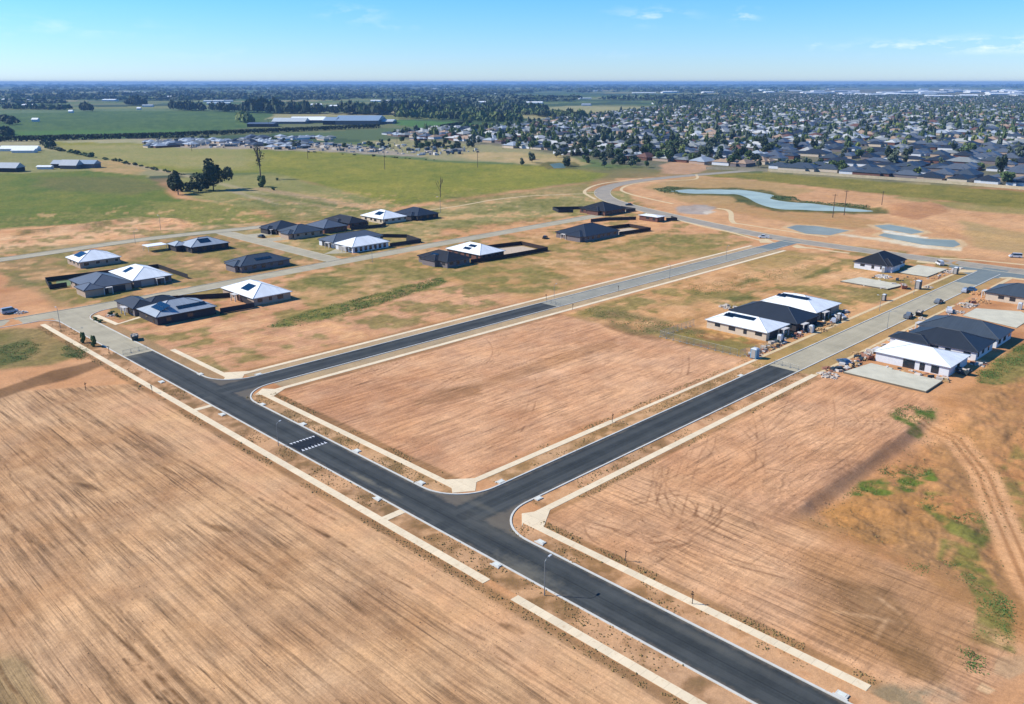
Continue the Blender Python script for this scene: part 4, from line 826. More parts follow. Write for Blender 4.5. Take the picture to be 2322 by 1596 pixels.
# ------------------------------------------------------------------ fences
M_FEN = mat('dark steel fence', alb(52, 52, 56), .6, .12, 2); M_FENB = mat('dark brown timber fence', alb(62, 48, 44), .9, .18, 2); M_FENP = mat('pale timber fence', alb(206, 190, 156), .9, .15, .3)
M_GALV = mat('galvanised mesh', alb(170, 172, 168), .5, .15, 3, .4)
def fence(label, runs, m=M_FEN, h=1.8, step=2.4, group='boundary fences of the new estate'):
    o_ = runs[0][0]; root = empty('fence', (o_[0], o_[1], 0)); tag(root, label, 'fence', group); pb = MB(); pm_ = MB().box(-.05, .05, -.05, .05, 0, h + .03).mesh('post', m); done = set()
    for pts in runs:
        for a, b in zip(pts, pts[1:]):
            u = Vector((b[0] - a[0], b[1] - a[1])); L_ = u.length
            if L_ < .1: continue
            u.normalize(); c = ((a[0] + b[0]) / 2 - o_[0], (a[1] + b[1]) / 2 - o_[1]); pb.obox(c, u, L_ / 2, .03, .04, h)
            n = max(1, int(L_ / step))
            for i in range(n + 1):
                p = (a[0] + u.x * L_ * i / n - o_[0], a[1] + u.y * L_ * i / n - o_[1]); key = (round(p[0], 1), round(p[1], 1))
                if key in done: continue
                done.add(key); q = bpy.data.objects.new('post', pm_); C.objects.link(q); q.parent = root; q.location = (p[0], p[1], 0); q.rotation_euler = (0, 0, math.atan2(u.y, u.x))
    pb.build('panel', m, root); return root
fence('dark fence enclosing the green lawn yard at the far left cluster', [[(99.4, 331.5), (93.5, 331.5), (96.5, 345.5), (137, 340), (137, 313)]])
fence('dark fence behind the silver roofed corner house', [[(121.5, 256), (133, 255), (135, 273), (117, 284)]])
fence('dark fence round the back yard of the bright white roofed house', [[(232, 311), (249, 309.5), (252, 324), (240, 339)], [(247, 310), (247, 318)]])
fence('dark brown fence round the gravel yard in the middle distance', [[(232.8, 257), (254, 254.4), (276, 253.4), (278, 272), (254, 277)]], M_FENB)
fence('dark brown fence running right of the wide charcoal house', [[(330.4, 255.8), (352, 252.6), (354, 268), (331, 272)]], M_FENB)
fence('black fence at the left of the dark brown house by the bend', [[(372, 322), (366, 328), (372, 338), (392, 322)]])
fence('black fence between the dark brown house and the collector road', [[(394.4, 301), (402, 300), (404, 312)]])
fence('black fence beside the flat white roofed hut', [[(376, 280), (362, 290), (352, 292)], [(384.5, 266), (389, 262), (392, 268)]])
fence('long pale fence along the front of the older suburb', [ats('d', [(1600, 384), (1740, 389), (1860, 397), (1990, 406), (2110, 414), (2230, 423), (2420, 439)])], M_FENP, 2.2, 6)
fence('dark fence behind the black roofed house of the back row', [[(246, 362), (262, 358), (268, 362)]])
# temporary mesh barriers where the new seal ends
def barrier(label, a, b, m=M_GALV, h=1.15, group='mesh barriers across the road ends'):
    u = Vector((b[0] - a[0], b[1] - a[1])); L_ = u.length; u.normalize(); root = empty('mesh_barrier', (a[0], a[1], 0)); tag(root, label, 'barrier', group)
    n = max(1, round(L_ / 2.4)); fr, me = MB(), MB()
    for i in range(n):
        p0, p1 = Vector((0, 0)) + u * (i * L_ / n + .08), u * ((i + 1) * L_ / n - .08)
        for p in (p0, p1): fr.tube([(p.x, p.y, 0), (p.x, p.y, h)], [.035, .035], 6); fr.obox((p.x, p.y), u, .08, .35, 0, .09)
        for zz in (.15, h): fr.tube([(p0.x, p0.y, zz), (p1.x, p1.y, zz)], [.03, .03], 6)
        k = 9
        for j in range(1, k):
            q = p0 + (p1 - p0) * j / k; me.tube([(q.x, q.y, .15), (q.x, q.y, h)], [.012, .012], 4)
        for j in range(1, 4): zz = .15 + (h - .15) * j / 4; me.tube([(p0.x, p0.y, zz), (p1.x, p1.y, zz)], [.012, .012], 4)
    fr.build('frame', m, root); me.build('mesh_wire', m, root)
barrier('mesh barrier across the old road before the black asphalt at the left', (81.6, 234.2), (88.5, 234.6)); barrier('mesh barrier across the far new street where its seal ends', (207.5, 184.4), (207.9, 191.2))
barrier('mesh barrier across the near street by the blue toilet', (201.8, 95.4), (202.2, 102.7))
for lb, run, c_ in (('temporary wire fence round the churned soil beside the white roofed row', [(201, 113), (201, 139), (219, 139)], 'a'), ('temporary wire fence along the front of the houses being built', [(201, 112.4), (217, 110.2)], 'b')):
    for a, b in zip(run, run[1:]): barrier(lb + (' on its long side' if a[0] == b[0] else ''), a, b, M_GALV, 1.9, 'temporary wire fences')

# ------------------------------------------------------------------ poles and lamps
M_POLE = mat('galvanised pole', alb(150, 158, 160), .5, .08, 3, .3); M_WOOD = mat('grey timber pole', alb(104, 92, 78), .9, .15, 2)
def lamp(label, loc, h=5.4, rz=0.0, proto=[None]):
    if proto[0] is None:
        r_ = empty('street_lamp'); pl = MB().tube([(0, 0, 0), (0, 0, .9), (0, 0, 5.4)], [.085, .075, .05], 8).build('pole', M_POLE, r_)
        am = MB().tube([(0, 0, 5.36), (.35, 0, 5.62), (1.0, 0, 5.72)], [.04, .035, .03], 6).build('arm', M_POLE, r_)
        hd = MB().box(.9, 1.55, -.14, .14, 5.66, 5.78).build('lamp_head', mat('lamp head', alb(206, 212, 214), .4, .05, 3), r_); KIDS[r_.name] = [pl, am, hd]; proto[0] = r_; o = r_
    else: o = copy_tree(proto[0])
    o.location = loc; o.rotation_euler = (0, 0, rz); s = h / 5.4; o.scale = (s, s, s); tag(o, label, 'street lamp', 'street lamps'); return o
x, y = at('c15', 330, 590); lamp('slim grey street lamp on the paddock verge nearest the viewer', (79.6, y, 0), 5.7, RAD(8))
x, y = at('c11', 530, 985); lamp('slim grey street lamp beside the speed hump', (79.9, y, 0), 4.9, RAD(20))
for (c_, px, py, hh, wh) in (('c1', 548, 1232, 6, 'on the old road bend at the left edge'), ('c1', 1228, 468, 6, 'on the upper road behind the white carport'), ('c1', 1458, 345, 7, 'on the sandy bank'), ('c2', 1962, 190, 9, 'behind the open paddock fence line'),
                             ('c3', 962, 1250, 4.6, 'where the far new street loses its seal'), ('c4', 780, 905, 5.5, 'halfway up the far side street'), ('c4', 268, 1080, 5.5, 'on the near half of the far side street'), ('c5', 1080, 950, 5, 'before the long white house on the building street'),
                             ('c5', 1010, 790, 5, 'opposite the parked cars of the building street'), ('c5', 1320, 640, 5, 'beside the dark site shed of the building street'), ('c2', 1345, 640, 5.5, 'on the middle road by the white roofed house')):
    X_, Y_ = at(c_, px, py); lamp('thin street lamp ' + wh, (X_, Y_, 0), hh, RAD(rnd.choice((0, 90, 180))))
def power_pole(label, loc, h, arms=1):
    o = empty('power_pole', (*loc, 0)); tag(o, label, 'power pole', 'timber power poles')
    MB().tube([(0, 0, 0), (0, 0, h)], [.24, .15], 8).build('pole', M_WOOD, o)
    for k in range(arms): MB().obox((0, 0), (S2, -S2), 1.4, .09, h - .7 - k * 1.4, h - .5 - k * 1.4).build('crossarm', M_WOOD, o)
for lb, (c_, px, py), h, a_ in (('tall thin pole on the pond bank, left one of the pair', ('c4', 1747, 522), 13, 1), ('tall thin pole on the pond bank, right one of the pair', ('c4', 1850, 500), 14, 1), ('small pole beyond the pond bank pair, by the bare hollow', ('c9', 1030, 1230), 9, 1),
                               ('pale pole in front of the packing sheds', ('c7', 122, 590), 22, 1), ('thin pole in the middle of the large olive paddock', ('c7', 1168, 900), 18, 1), ('thin pole at the left of the large olive paddock', ('c7', 470, 800), 14, 1), ('lone pole at the back right of the olive paddock', ('c7', 2010, 880), 16, 1)):
    power_pole(lb, at(c_, px, py), h, a_)

# ------------------------------------------------------------------ trees
def leaf_mat(name, c, k=1.0):
    m = mat(name, c, .75, .45, .9, 0, .15); return m
L_DARK = leaf_mat('dark eucalypt leaves', (.052, .070, .036)); L_MID = leaf_mat('green leaves', (.085, .125, .045)); L_LIGHT = leaf_mat('yellow green leaves', (.15, .185, .055)); L_BLUE = leaf_mat('grey green leaves', (.095, .12, .078)); L_WEED = leaf_mat('weed leaves', (.085, .14, .035)); L_RUST = leaf_mat('reddish leaves', (.09, .06, .04))
M_TRUNK = mat('bark', (.11, .085, .065), .95, .25, 2)
def crown_mesh(name, m, rx, ry, rz, zc, lobes, nleaf, size, seed, core=True):
    g = np.random.default_rng(seed); V, F = [], []
    cs = [np.array([0, 0, zc])] + [np.array([g.normal() * rx * .5, g.normal() * ry * .5, zc + g.normal() * rz * .45]) for _ in range(lobes - 1)]
    per = nleaf // lobes; V = []; 
    for i, c in enumerate(cs):
        sc = g.uniform(.45, .7) if i else .72
        d = g.normal(size=(per, 3)); d /= np.linalg.norm(d, axis=1)[:, None]; rr = g.uniform(.55, 1.05, per) ** .6
        P = c + d * rr[:, None] * np.array([rx, ry, rz]) * sc
        n = d + g.normal(size=(per, 3)) * .55; n /= np.linalg.norm(n, axis=1)[:, None]
        a = np.cross(n, g.normal(size=(per, 3))); a /= np.linalg.norm(a, axis=1)[:, None]; b = np.cross(n, a)
        s = size * g.uniform(.6, 1.4, per)[:, None]
        V.append(np.stack([P - a * s - b * s * .6, P + a * s - b * s * .6, P + a * s * .7 + b * s * .8, P - a * s * .7 + b * s * .6], 1).reshape(-1, 3))
    V = np.concatenate(V); V[:, 2] = np.maximum(V[:, 2], .05); F = np.arange(len(V)).reshape(-1, 4)
    return np_mesh(name, V, F, m)
def tree_proto(seed, m, h, rx, rz, base, nleaf=420, size=.55, lobes=7):
    zc = base + rz; tr = MB(); g = random.Random(seed)
    tr.tube([(0, 0, 0), (.05, 0, base * .6), (0, .05, zc)], [h * .028, h * .022, h * .008], 7)
    for k in range(4):
        a = g.uniform(0, 6.28); z0 = base * g.uniform(.5, .95); tr.tube([(0, 0, z0), (math.cos(a) * rx * .35, math.sin(a) * rx * .35, z0 + rz * .6), (math.cos(a) * rx * .6, math.sin(a) * rx * .6, z0 + rz * 1.1)], [h * .012, h * .009, h * .004], 5)
    return tr.mesh('trunk', M_TRUNK), crown_mesh('crown', m, rx, rx * .95, rz, zc, lobes, nleaf, size, seed)
def plant_tree(pm, label, loc, s=1.0, rz=0.0, group=None, name='tree', cat='tree', sz=1.0):
    r_ = empty(name, (*loc, 0), rz); r_.scale = (s, s, s * sz); tag(r_, label, cat, group)
    for nm_, me in zip(('trunk', 'crown'), pm):
        o = bpy.data.objects.new(nm_, me); C.objects.link(o); o.parent = r_
    return r_
BIG = tree_proto(3, L_DARK, 17, 7.2, 6.6, 2.8, 2600, .6, 14); SLIM = tree_proto(5, L_DARK, 15, 3.6, 5.8, 3.0, 1800, .6, 9); MED = tree_proto(8, L_DARK, 9, 3.8, 3.4, 2.0, 1500, .55, 9)
BUSHY = tree_proto(9, L_MID, 7, 2.6, 3.0, .8, 900, .5, 7)
x, y = at('d', 484, 431); plant_tree(BIG, 'broad dark paddock tree, the biggest of the clump', (x, y), 1.0, 0, None, 'tree', 'tree', 1.18)
for dx, dy, s in ((-4.5, 2, .4),): plant_tree(BIG, 'dark tree pressed against the biggest paddock tree, ' + ('on its right' if dx > 0 else 'on its left'), (x + dx, y + dy), s, 1.3)
x, y = at('d', 404, 441); plant_tree(SLIM, 'tall slim dark tree at the left end of the paddock clump', (x, y), .98)
x, y = at('d', 396, 433); plant_tree(SLIM, 'slim dark tree leaning behind the left end of the paddock clump', (x, y), .95, 2)
x, y = at('d', 432, 437); plant_tree(MED, 'small rounded tree left of the biggest paddock tree', (x, y), .8)
x, y = at('d', 450, 436); plant_tree(MED, 'small rounded tree between the slim tree and the biggest one', (x, y), .7, 1)
x, y = at('d', 596, 424); plant_tree(BUSHY, 'lone bushy tree at the corner of the olive paddock', (x, y), 1.15)
x, y = at('d', 629, 409); plant_tree(BUSHY, 'low dark bush right of the lone bushy tree', (x, y), .4, name='bush', cat='bush', sz=.7)
x, y = at('c7', 160, 1085); plant_tree(BUSHY, 'low bush on the paddock track edge', (x, y), .42, 2, name='bush', cat='bush', sz=.6)
def bare_tree(label, loc, h, seed, spread=.35, n=9, leafy=None):
    r_ = empty('bare_tree', (*loc, 0)); tag(r_, label, 'tree'); g = random.Random(seed); mb = MB(); lb = MB()
    mb.tube([(0, 0, 0), (.1, 0, h * .3), (.15, .05, h * .55)], [h * .02, h * .016, h * .012], 6).build('trunk', M_TRUNK, r_)
    for k in range(n):
        a = g.uniform(0, 6.28); q = g.uniform(.2, .55) * h; e = g.uniform(.75, 1.0) * h; rr = h * spread * g.uniform(.4, 1)
        P = [(.12, .03, q), (math.cos(a) * rr * .5, math.sin(a) * rr * .5, (q + e) / 2), (math.cos(a) * rr, math.sin(a) * rr, e)]; lb.tube(P, [h * .009, h * .007, h * .004], 5)
        for j in range(3):
            b_ = a + g.uniform(-.8, .8); lb.tube([P[1], (P[1][0] + math.cos(b_) * rr * .35, P[1][1] + math.sin(b_) * rr * .35, P[1][2] + h * .16)], [h * .005, h * .0025], 4)
    lb.build('branches', M_TRUNK, r_)
    if leafy:
        o = bpy.data.objects.new('crown', crown_mesh('crown', L_DARK, h * spread * .8, h * spread * .8, h * .25, h * .68, 6, leafy, .45, seed)); C.objects.link(o); o.parent = r_
x, y = at('d', 591, 406); bare_tree('tall ragged dead tree with thin dark twigs in front of the grey subdivision', (x, y), 27, 4, .16, 13, 160)
x, y = at('c7', 1672, 1150); bare_tree('bare forked tree standing in the olive paddock', (x, y), 14, 6, .3, 9)
for lb, (c_, px, py), s in (('bushy sapling with dark leaves on the left road verge, first of two', ('c10', 762, 208), .30), ('bushy sapling with dark leaves on the left road verge, second of two', ('c10', 858, 240), .30)): plant_tree(BUSHY, lb, at(c_, px, py), s, 0, 'verge saplings', 'sapling', 'sapling', 1.5)
TWIG = tree_proto(15, L_RUST, 2.2, .22, .5, .9, 26, .08, 3)
for lb, (c_, px, py) in (('thin staked sapling beside the right lot path, half way along', ('c15', 1632, 690)), ('thin staked sapling behind the right lot path, nearer the road junction', ('c15', 1030, 300)), ('thin sapling by the paddock path near the link path', ('c10', 1380, 660)), ('thin sapling in the paddock near the dug patch', ('c10', 780, 640)), ('thin sapling on the verge by the end of the left asphalt', ('c10', 990, 300)),
                         ('thin staked sapling by the far street corner of the middle lot', ('c3', 1130, 1360)), ('thin staked sapling half way along the far side street', ('c3', 1545, 1190)), ('thin sapling beside the path end of the building street', ('c12', 1780, 60)), ('thin sapling on the far verge of the far new street', ('c3', 890, 1270))):
    plant_tree(TWIG, lb, at(c_, px, py), 1.15, rnd.random() * 6, 'thin street saplings', 'sapling', 'sapling')
# weeds standing on the dark soil: patches of low leaves (nobody could count them)
def weeds(name, label, polys, n, size, m, seed):
    g = np.random.default_rng(seed); P = []
    for pl in polys:
        a = np.array(pl); lo, hi = a.min(0), a.max(0); ar = abs(sum(a[i][0] * a[i - 1][1] - a[i - 1][0] * a[i][1] for i in range(len(a)))) / 2; cap = int(min(n, ar * 16)); q = g.uniform(lo, hi, (n * 4, 2)); k = inpoly(q[:, 0], q[:, 1], pl) & (.55 * fbm(q[:, 0] / 3.0, q[:, 1] / 3.0, 5, 3) + .45 * fbm(q[:, 0] / .8, q[:, 1] / .8, 8, 2) > .5); q = q[k][:cap]; P.append(q + g.normal(size=q.shape) * .55)
    P = np.concatenate(P); n_ = len(P); zg = -1.3 * sstep(60.2, 56.5, P[:, 1]) * sstep(124, 136, P[:, 0]) * sstep(200, 184, P[:, 0])
    P = np.c_[P, zg + g.uniform(.02, .3, n_) * size * 1.6]; up = g.normal(size=(n_, 3)) * .5 + np.array([0, 0, 1.0]); a = np.cross(up, g.normal(size=(n_, 3))); a /= np.linalg.norm(a, axis=1)[:, None]; b = np.cross(a, up); b /= np.linalg.norm(b, axis=1)[:, None]; s = size * g.uniform(.5, 1.3, n_)[:, None]
    V = np.stack([P - a * s, P + b * s * .7, P + a * s, P - b * s * .6], 1).reshape(-1, 3)
    o = bpy.data.objects.new(name, np_mesh(name, V, np.arange(len(V)).reshape(-1, 4), m)); C.objects.link(o); tag(o, label, 'weeds', kind='stuff')
weeds('weeds', 'green weeds in clumps on the low ground beside the dirt track', [[(144,56),(151,56.5),(158,53.5),(160,50),(155,48.5),(148,52)], [(158,56),(164,56),(168,50),(162,47),(158,50)], [(150,44.5),(156,46),(158,40),(150,33),(141,33),(146,40)], [(133,36),(139,37),(139,33),(134,30),(131,33)], [(186,66),(196,66),(198,60),(190,58),(184,60)], [(113,24.5),(124,27.5),(131,32),(134,30),(126,24),(114,20)], ats('c14', [(1740,1060),(1900,970),(1970,1150),(1920,1350),(1830,1320)]), ats('c14', [(1270,340),(1480,250),(1450,390),(1330,400)]), ats('c14', [(1850,300),(2100,470),(2230,760),(2250,930),(2120,920),(2080,720),(1880,520)])], 2600, .13, L_WEED, 4)
weeds('weeds', 'strip of green weeds between the upper lots and the far new street', [ats('d', [(600, 742), (700, 705), (830, 672), (1000, 628), (1010, 640), (860, 690), (730, 728), (630, 745)])], 6000, .2, L_WEED, 5)
weeds('weeds', 'dark weeds on the old lot at the left edge', [ats('d', [(-30, 790), (70, 765), (100, 790), (60, 815), (-30, 840)]), ats('d', [(150, 775), (200, 790), (190, 815), (140, 805)])], 2400, .16, L_WEED, 6)
weeds('weeds', 'rough grass and weeds below the iron grey house at the right edge', [ats('c5', [(1900, 1440), (1880, 1380), (2100, 1200), (2321, 1080), (2400, 1250), (2400, 1400), (2150, 1470)])], 5000, .17, L_WEED, 7)
weeds('weeds', 'ragged weeds along the fence line between the middle lot and the row being built', [ats('d', [(1330, 690), (1480, 722), (1600, 752), (1600, 764), (1440, 752), (1330, 710)]), ats('d', [(1560,650),(1700,620),(1830,600),(1840,615),(1700,650),(1580,672)])], 2200, .16, L_WEED, 11)
def specks(name, label, zones, size, m, seed, lie=1.0):
    g = np.random.default_rng(seed); P = []
    for (x0, x1, y0, y1, n) in zones: P.append(np.c_[g.uniform(x0, x1, n), g.uniform(y0, y1, n)])
    P = np.concatenate(P); k = fbm(P[:, 0] / 6, P[:, 1] / 6, seed, 3) > .47; P = P[k]; n_ = len(P); s = size * g.lognormal(0, .32, n_)[:, None]
    zg = -1.3 * sstep(60.2, 56.5, P[:, 1]) * sstep(124, 136, P[:, 0]) * sstep(200, 184, P[:, 0]); a = g.uniform(0, 6.28, n_); u = np.c_[np.cos(a), np.sin(a), 0 * a]; v = np.c_[-np.sin(a), np.cos(a), 0 * a]; B = np.c_[P, zg + .03]; top = B + np.array([0, 0, 1.0]) * s * lie
    c = [B - u * s - v * s * .7, B + u * s - v * s * .7, B + u * s + v * s * .7, B - u * s + v * s * .7]; d = [top - u * s * .5 - v * s * .4, top + u * s * .5 - v * s * .4, top + u * s * .5 + v * s * .4, top - u * s * .5 + v * s * .4]
    V = np.stack(c + d, 1).reshape(-1, 3); F = (np.arange(n_)[:, None, None] * 8 + np.array([(4, 5, 6, 7), (0, 1, 5, 4), (1, 2, 6, 5), (2, 3, 7, 6), (3, 0, 4, 7)])[None]).reshape(-1, 4)
    o = bpy.data.objects.new(name, np_mesh(name, V, F, m)); C.objects.link(o); tag(o, label, name.replace('_', ' '), kind='stuff')
specks('soil_clods', 'loose clods of earth scattered over the bare paddock and lots', [(5, 73, 25, 205, 9000), (97, 195, 61, 88, 3500), (97, 198, 111, 176, 5000), (125, 200, 28, 58, 3500), (96, 124, 25, 60, 1500)], .052, mat('clod', alb(200, 152, 108), .95, .3, 1), 3, .55)
specks('dry_tufts', 'dry brown tufts of grass along the verges and path edges', [(73.3, 75.2, 22, 280, 2200), (76.9, 80.9, 22, 280, 2600), (89.0, 92.6, 22, 90, 900), (94.3, 96.0, 30, 88, 900), (89.0, 92.6, 106, 180, 1000), (94.3, 96.0, 112, 177, 900), (99, 200, 88.2, 89.8, 900), (99, 200, 91.5, 94.8, 900), (100, 200, 103.1, 107, 1200), (100, 200, 108.7, 110.2, 900), (126, 200, 28, 57, 2500)], .075, mat('dry grass', alb(168, 138, 90), .95, .3, 1, col2=alb(132, 116, 66)), 5, 1.1)
weeds('reeds', 'dark green reeds round the long pond', [[at('c4', *p) for p in q] for q in ([(120,262),(260,240),(400,250),(300,275),(400,312),(220,300)], [(1200,325),(1400,335),(1460,372),(1250,362)], [(1450,372),(1900,395),(2200,430),(2260,470),(2180,465),(1900,425),(1500,385)])], 1800, .4, L_MID, 8)

# ------------------------------------------------------------------ the older suburb beyond the reserve: houses and trees, one by one near, one mass far
u_ = Vector(at('d', 2321, 430)) - Vector(at('d', 1740, 388)); u_.normalize(); v_ = Vector((-u_.y, u_.x))
if v_.dot(Vector((1, 1))) < 0: v_ = -v_
O_ = Vector(at('d', 1740, 388)) + v_ * 14
def pix(X_, Y_, Z_=0):
    uu, vv = S2 * (X_ - Y_), S2 * (X_ + Y_); d = vv * math.cos(PITCH) - (Z_ - H) * math.sin(PITCH); up = vv * math.sin(PITCH) + (Z_ - H) * math.cos(PITCH)
    return CX + FPX * uu / d, CY - FPX * up / d
SR = [roof_mat('aged white roof', alb(206, 208, 204), .7, .3), R_SILV, R_GREY, R_DARK, R_MID, roof_mat('tan tiled roof', alb(176, 150, 124), .7, .3, .12), roof_mat('brown tiled roof', alb(118, 84, 70), .7, .3, .12), roof_mat('pale grey roof', alb(142, 148, 146), .7, .3), roof_mat('dull white roof', alb(184, 186, 180), .7, .3)]
SRN = ['white', 'silver', 'slate', 'charcoal', 'iron grey', 'tan', 'brown', 'pale grey', 'dull white']
SW = [W_CREAM, W_BROWN, W_WHITE, W_BEIGE, W_GREY]
rs = random.Random(21)
def simple_house(w_, d_, e, pitch, lshape):
    V, F, Mi = [], [], []
    def put(x0, x1, y0, y1, e_):
        n = len(V); V.extend([(x0 + .5, y0 + .5, 0), (x1 - .5, y0 + .5, 0), (x1 - .5, y1 - .5, 0), (x0 + .5, y1 - .5, 0), (x0 + .5, y0 + .5, e_ + .02), (x1 - .5, y0 + .5, e_ + .02), (x1 - .5, y1 - .5, e_ + .02), (x0 + .5, y1 - .5, e_ + .02)])
        F.extend([(n, n + 1, n + 5, n + 4), (n + 1, n + 2, n + 6, n + 5), (n + 2, n + 3, n + 7, n + 6), (n + 3, n, n + 4, n + 7)]); Mi.extend([1] * 4)
        n = len(V); h = min(x1 - x0, y1 - y0) / 2; t = h * math.tan(RAD(pitch))
        ra, rb = (((x0 + x1) / 2, y0 + h, e_ + t), ((x0 + x1) / 2, y1 - h, e_ + t)) if y1 - y0 >= x1 - x0 else ((x0 + h, (y0 + y1) / 2, e_ + t), (x1 - h, (y0 + y1) / 2, e_ + t))
        V.extend([(x0, y0, e_), (x1, y0, e_), (x1, y1, e_), (x0, y1, e_), ra, rb])
        F.extend([(n, n + 1, n + 4, n + 4), (n + 1, n + 2, n + 5, n + 4), (n + 2, n + 3, n + 5, n + 5), (n + 3, n, n + 4, n + 5)] if y1 - y0 >= x1 - x0 else [(n, n + 1, n + 5, n + 4), (n + 1, n + 2, n + 5, n + 5), (n + 2, n + 3, n + 4, n + 5), (n + 3, n, n + 4, n + 4)]); Mi.extend([0] * 4)
    put(-w_ / 2, w_ / 2, -d_ / 2, d_ / 2, e)
    if lshape: put(-w_ / 2 - 2.5 if lshape > 0 else w_ / 2 - 5, -w_ / 2 + 5 if lshape > 0 else w_ / 2 + 2.5, -d_ / 2 - 3, d_ / 2 - 5, e - .04)
    return V, [tuple(dict.fromkeys(f)) for f in F], Mi
shapes = [simple_house(w_, d_, 2.7, p_, l_) for w_, d_, p_, l_ in ((14, 20, 23, 1), (13, 18, 22, -1), (16, 15, 25, 1), (12, 17, 20, 0), (15, 22, 24, -1))]
pts = []
rowi = 0; depth = 0.0
while depth < 4300:
    for k, dd in enumerate((15, 44)):
        n0, n1 = -140, 230
        for i in range(n0, n1):
            a = i * 20.5 + (i // 11) * 17
            P = O_ + u_ * a + v_ * (depth + dd)
            pts.append((P.x + rs.uniform(-2, 2), P.y + rs.uniform(-3, 3), rowi * 2 + k))
    depth += 74; rowi += 1
arr = np.array(pts); ins = inpoly(arr[:, 0], arr[:, 1], SUBURB); pq = np.array([pix(a, b) for a, b in arr[:, :2]])
ins &= (pq[:, 0] > -60) & (pq[:, 0] < 2400)
arr, pq = arr[ins], pq[ins]; dd_ = np.hypot(arr[:, 0], arr[:, 1]); order = np.argsort(dd_)
hs_list, tr_list = [], []
for ii in order:
    x, y, r_ = arr[ii]; px, py = pq[ii]; new = px > 1750 and py > 330 or rs.random() < .12
    if py < 260 and rs.random() < .35: pass
    elif rs.random() < .90:
        ci = rs.choice((3, 3, 4, 4, 4, 2, 2, 7, 3, 8, 2)) if new else rs.choice((8, 8, 7, 7, 7, 0, 1, 2, 4, 3, 5, 5, 6, 2))
        hs_list.append((x, y, ci, rs.randrange(5), rs.randrange(5), rs.choice((0, 0, 1, 2, 3)), int(r_), px, py))
    dens = (.45 if new else 1.6) if px > 1750 else 2.0
    for _ in range(int(dens) + (rs.random() < dens % 1)):
        tr_list.append((x + rs.uniform(-11, 11), y + rs.uniform(-16, 16), px, py))
base_a = math.atan2(u_.y, u_.x)
def rowword(py): return 'front rows' if py > 372 else 'second band of streets' if py > 345 else 'middle streets' if py > 318 else 'farther streets'
NEAR_H = 200; HM = {}
for (x, y, ci, si, wi, rot, row, px, py) in hs_list[:NEAR_H]:
    key = (ci, si, wi)
    if key not in HM:
        V, F, Mi = shapes[si]; me = bpy.data.meshes.new('suburb_house'); me.from_pydata(V, [], F); me.materials.append(SR[ci]); me.materials.append(SW[wi]); me.polygons.foreach_set('material_index', Mi); me.update(); HM[key] = me
    o = bpy.data.objects.new('suburb_house', HM[key]); C.objects.link(o); o.location = (x, y, 0); o.rotation_euler = (0, 0, base_a + RAD(90) * rot + rs.uniform(-.06, .06)); s = rs.uniform(.85, 1.3); o.scale = (s, s, rs.uniform(.95, 1.2))
    side = 'right end' if px > 2080 else 'right half' if px > 1800 else 'middle' if px > 1560 else 'left end'
    tag(o, f'{SRN[ci]} roofed suburb house in the {rowword(py)} beyond the reserve, {side}', 'house', 'houses of the older suburb')
V, F, Mi = [], [], []
for (x, y, ci, si, wi, rot, row, px, py) in hs_list[NEAR_H:]:
    sv, sf, sm = shapes[si]; a = base_a + RAD(90) * rot; c_, s_ = math.cos(a), math.sin(a); n = len(V); k = 1.18 * rs.uniform(.82, 1.05)
    V += [(x + (p[0] * c_ - p[1] * s_) * k, y + (p[0] * s_ + p[1] * c_) * k, p[2] * 1.1) for p in sv]; F += [tuple(i + n for i in f) for f in sf]; Mi += [ci if m_ == 0 else 9 + wi % 3 for m_ in sm]
me = bpy.data.meshes.new('distant_roofs'); me.from_pydata(V, [], F)
for m_ in SR + SW[:3]: me.materials.append(m_)
me.polygons.foreach_set('material_index', Mi); me.update()
o = bpy.data.objects.new('distant_roofs', me); C.objects.link(o); tag(o, 'distant roofs of the older suburb spreading to the town', 'houses', kind='stuff')
SP = [tree_proto(31, L_MID, 8, 3.4, 3.2, 1.6, 320, .8, 7), tree_proto(32, L_DARK, 10, 3.8, 4.2, 1.8, 340, .9, 7), tree_proto(33, L_LIGHT, 6, 2.6, 2.4, 1.2, 260, .7, 6), tree_proto(34, L_BLUE, 9, 3.6, 3.4, 2.0, 320, .85, 7), tree_proto(35, L_DARK, 13, 3.0, 5.8, 1.6, 340, .85, 6)]
SPN = ['green rounded', 'dark spreading', 'pale yellow green', 'grey green', 'tall narrow dark']
# trees of the park and the street in front of the suburb, seen singly
park = []
for i in range(16): park.append((*at('c7', 1440 + i * 26 + rs.uniform(-8, 8), 705 + rs.uniform(-40, 25)), rs.choice((0, 1, 2))))
for i in range(30): park.append((*at('c8', 300 + i * 20 + rs.uniform(-14, 14), 700 + i * 3.2 + rs.uniform(-30, 30)), rs.choice((0, 1, 2, 3))))
for i in range(20): park.append((*at('c8', 820 + rs.uniform(-60, 420), 830 + rs.uniform(-60, 70)), rs.choice((0, 1, 1, 2, 3))))
for i in range(26): park.append((*at('d', rs.uniform(880, 1200), rs.uniform(304, 336)), rs.choice((0, 1, 1, 3, 3))))
for i in range(16): park.append((*at('d', rs.uniform(560, 900), rs.uniform(322, 342)), rs.choice((0, 2, 3, 3))))
for i in range(14): park.append((*at('d', rs.uniform(1180, 1400), rs.uniform(345, 380)), rs.choice((0, 1, 3, 3))))
for i in range(12): park.append((*at('c9', 60 + i * 55 + rs.uniform(-30, 30), 860 + i * 6 + rs.uniform(-20, 10)), rs.choice((0, 0, 2, 3))))
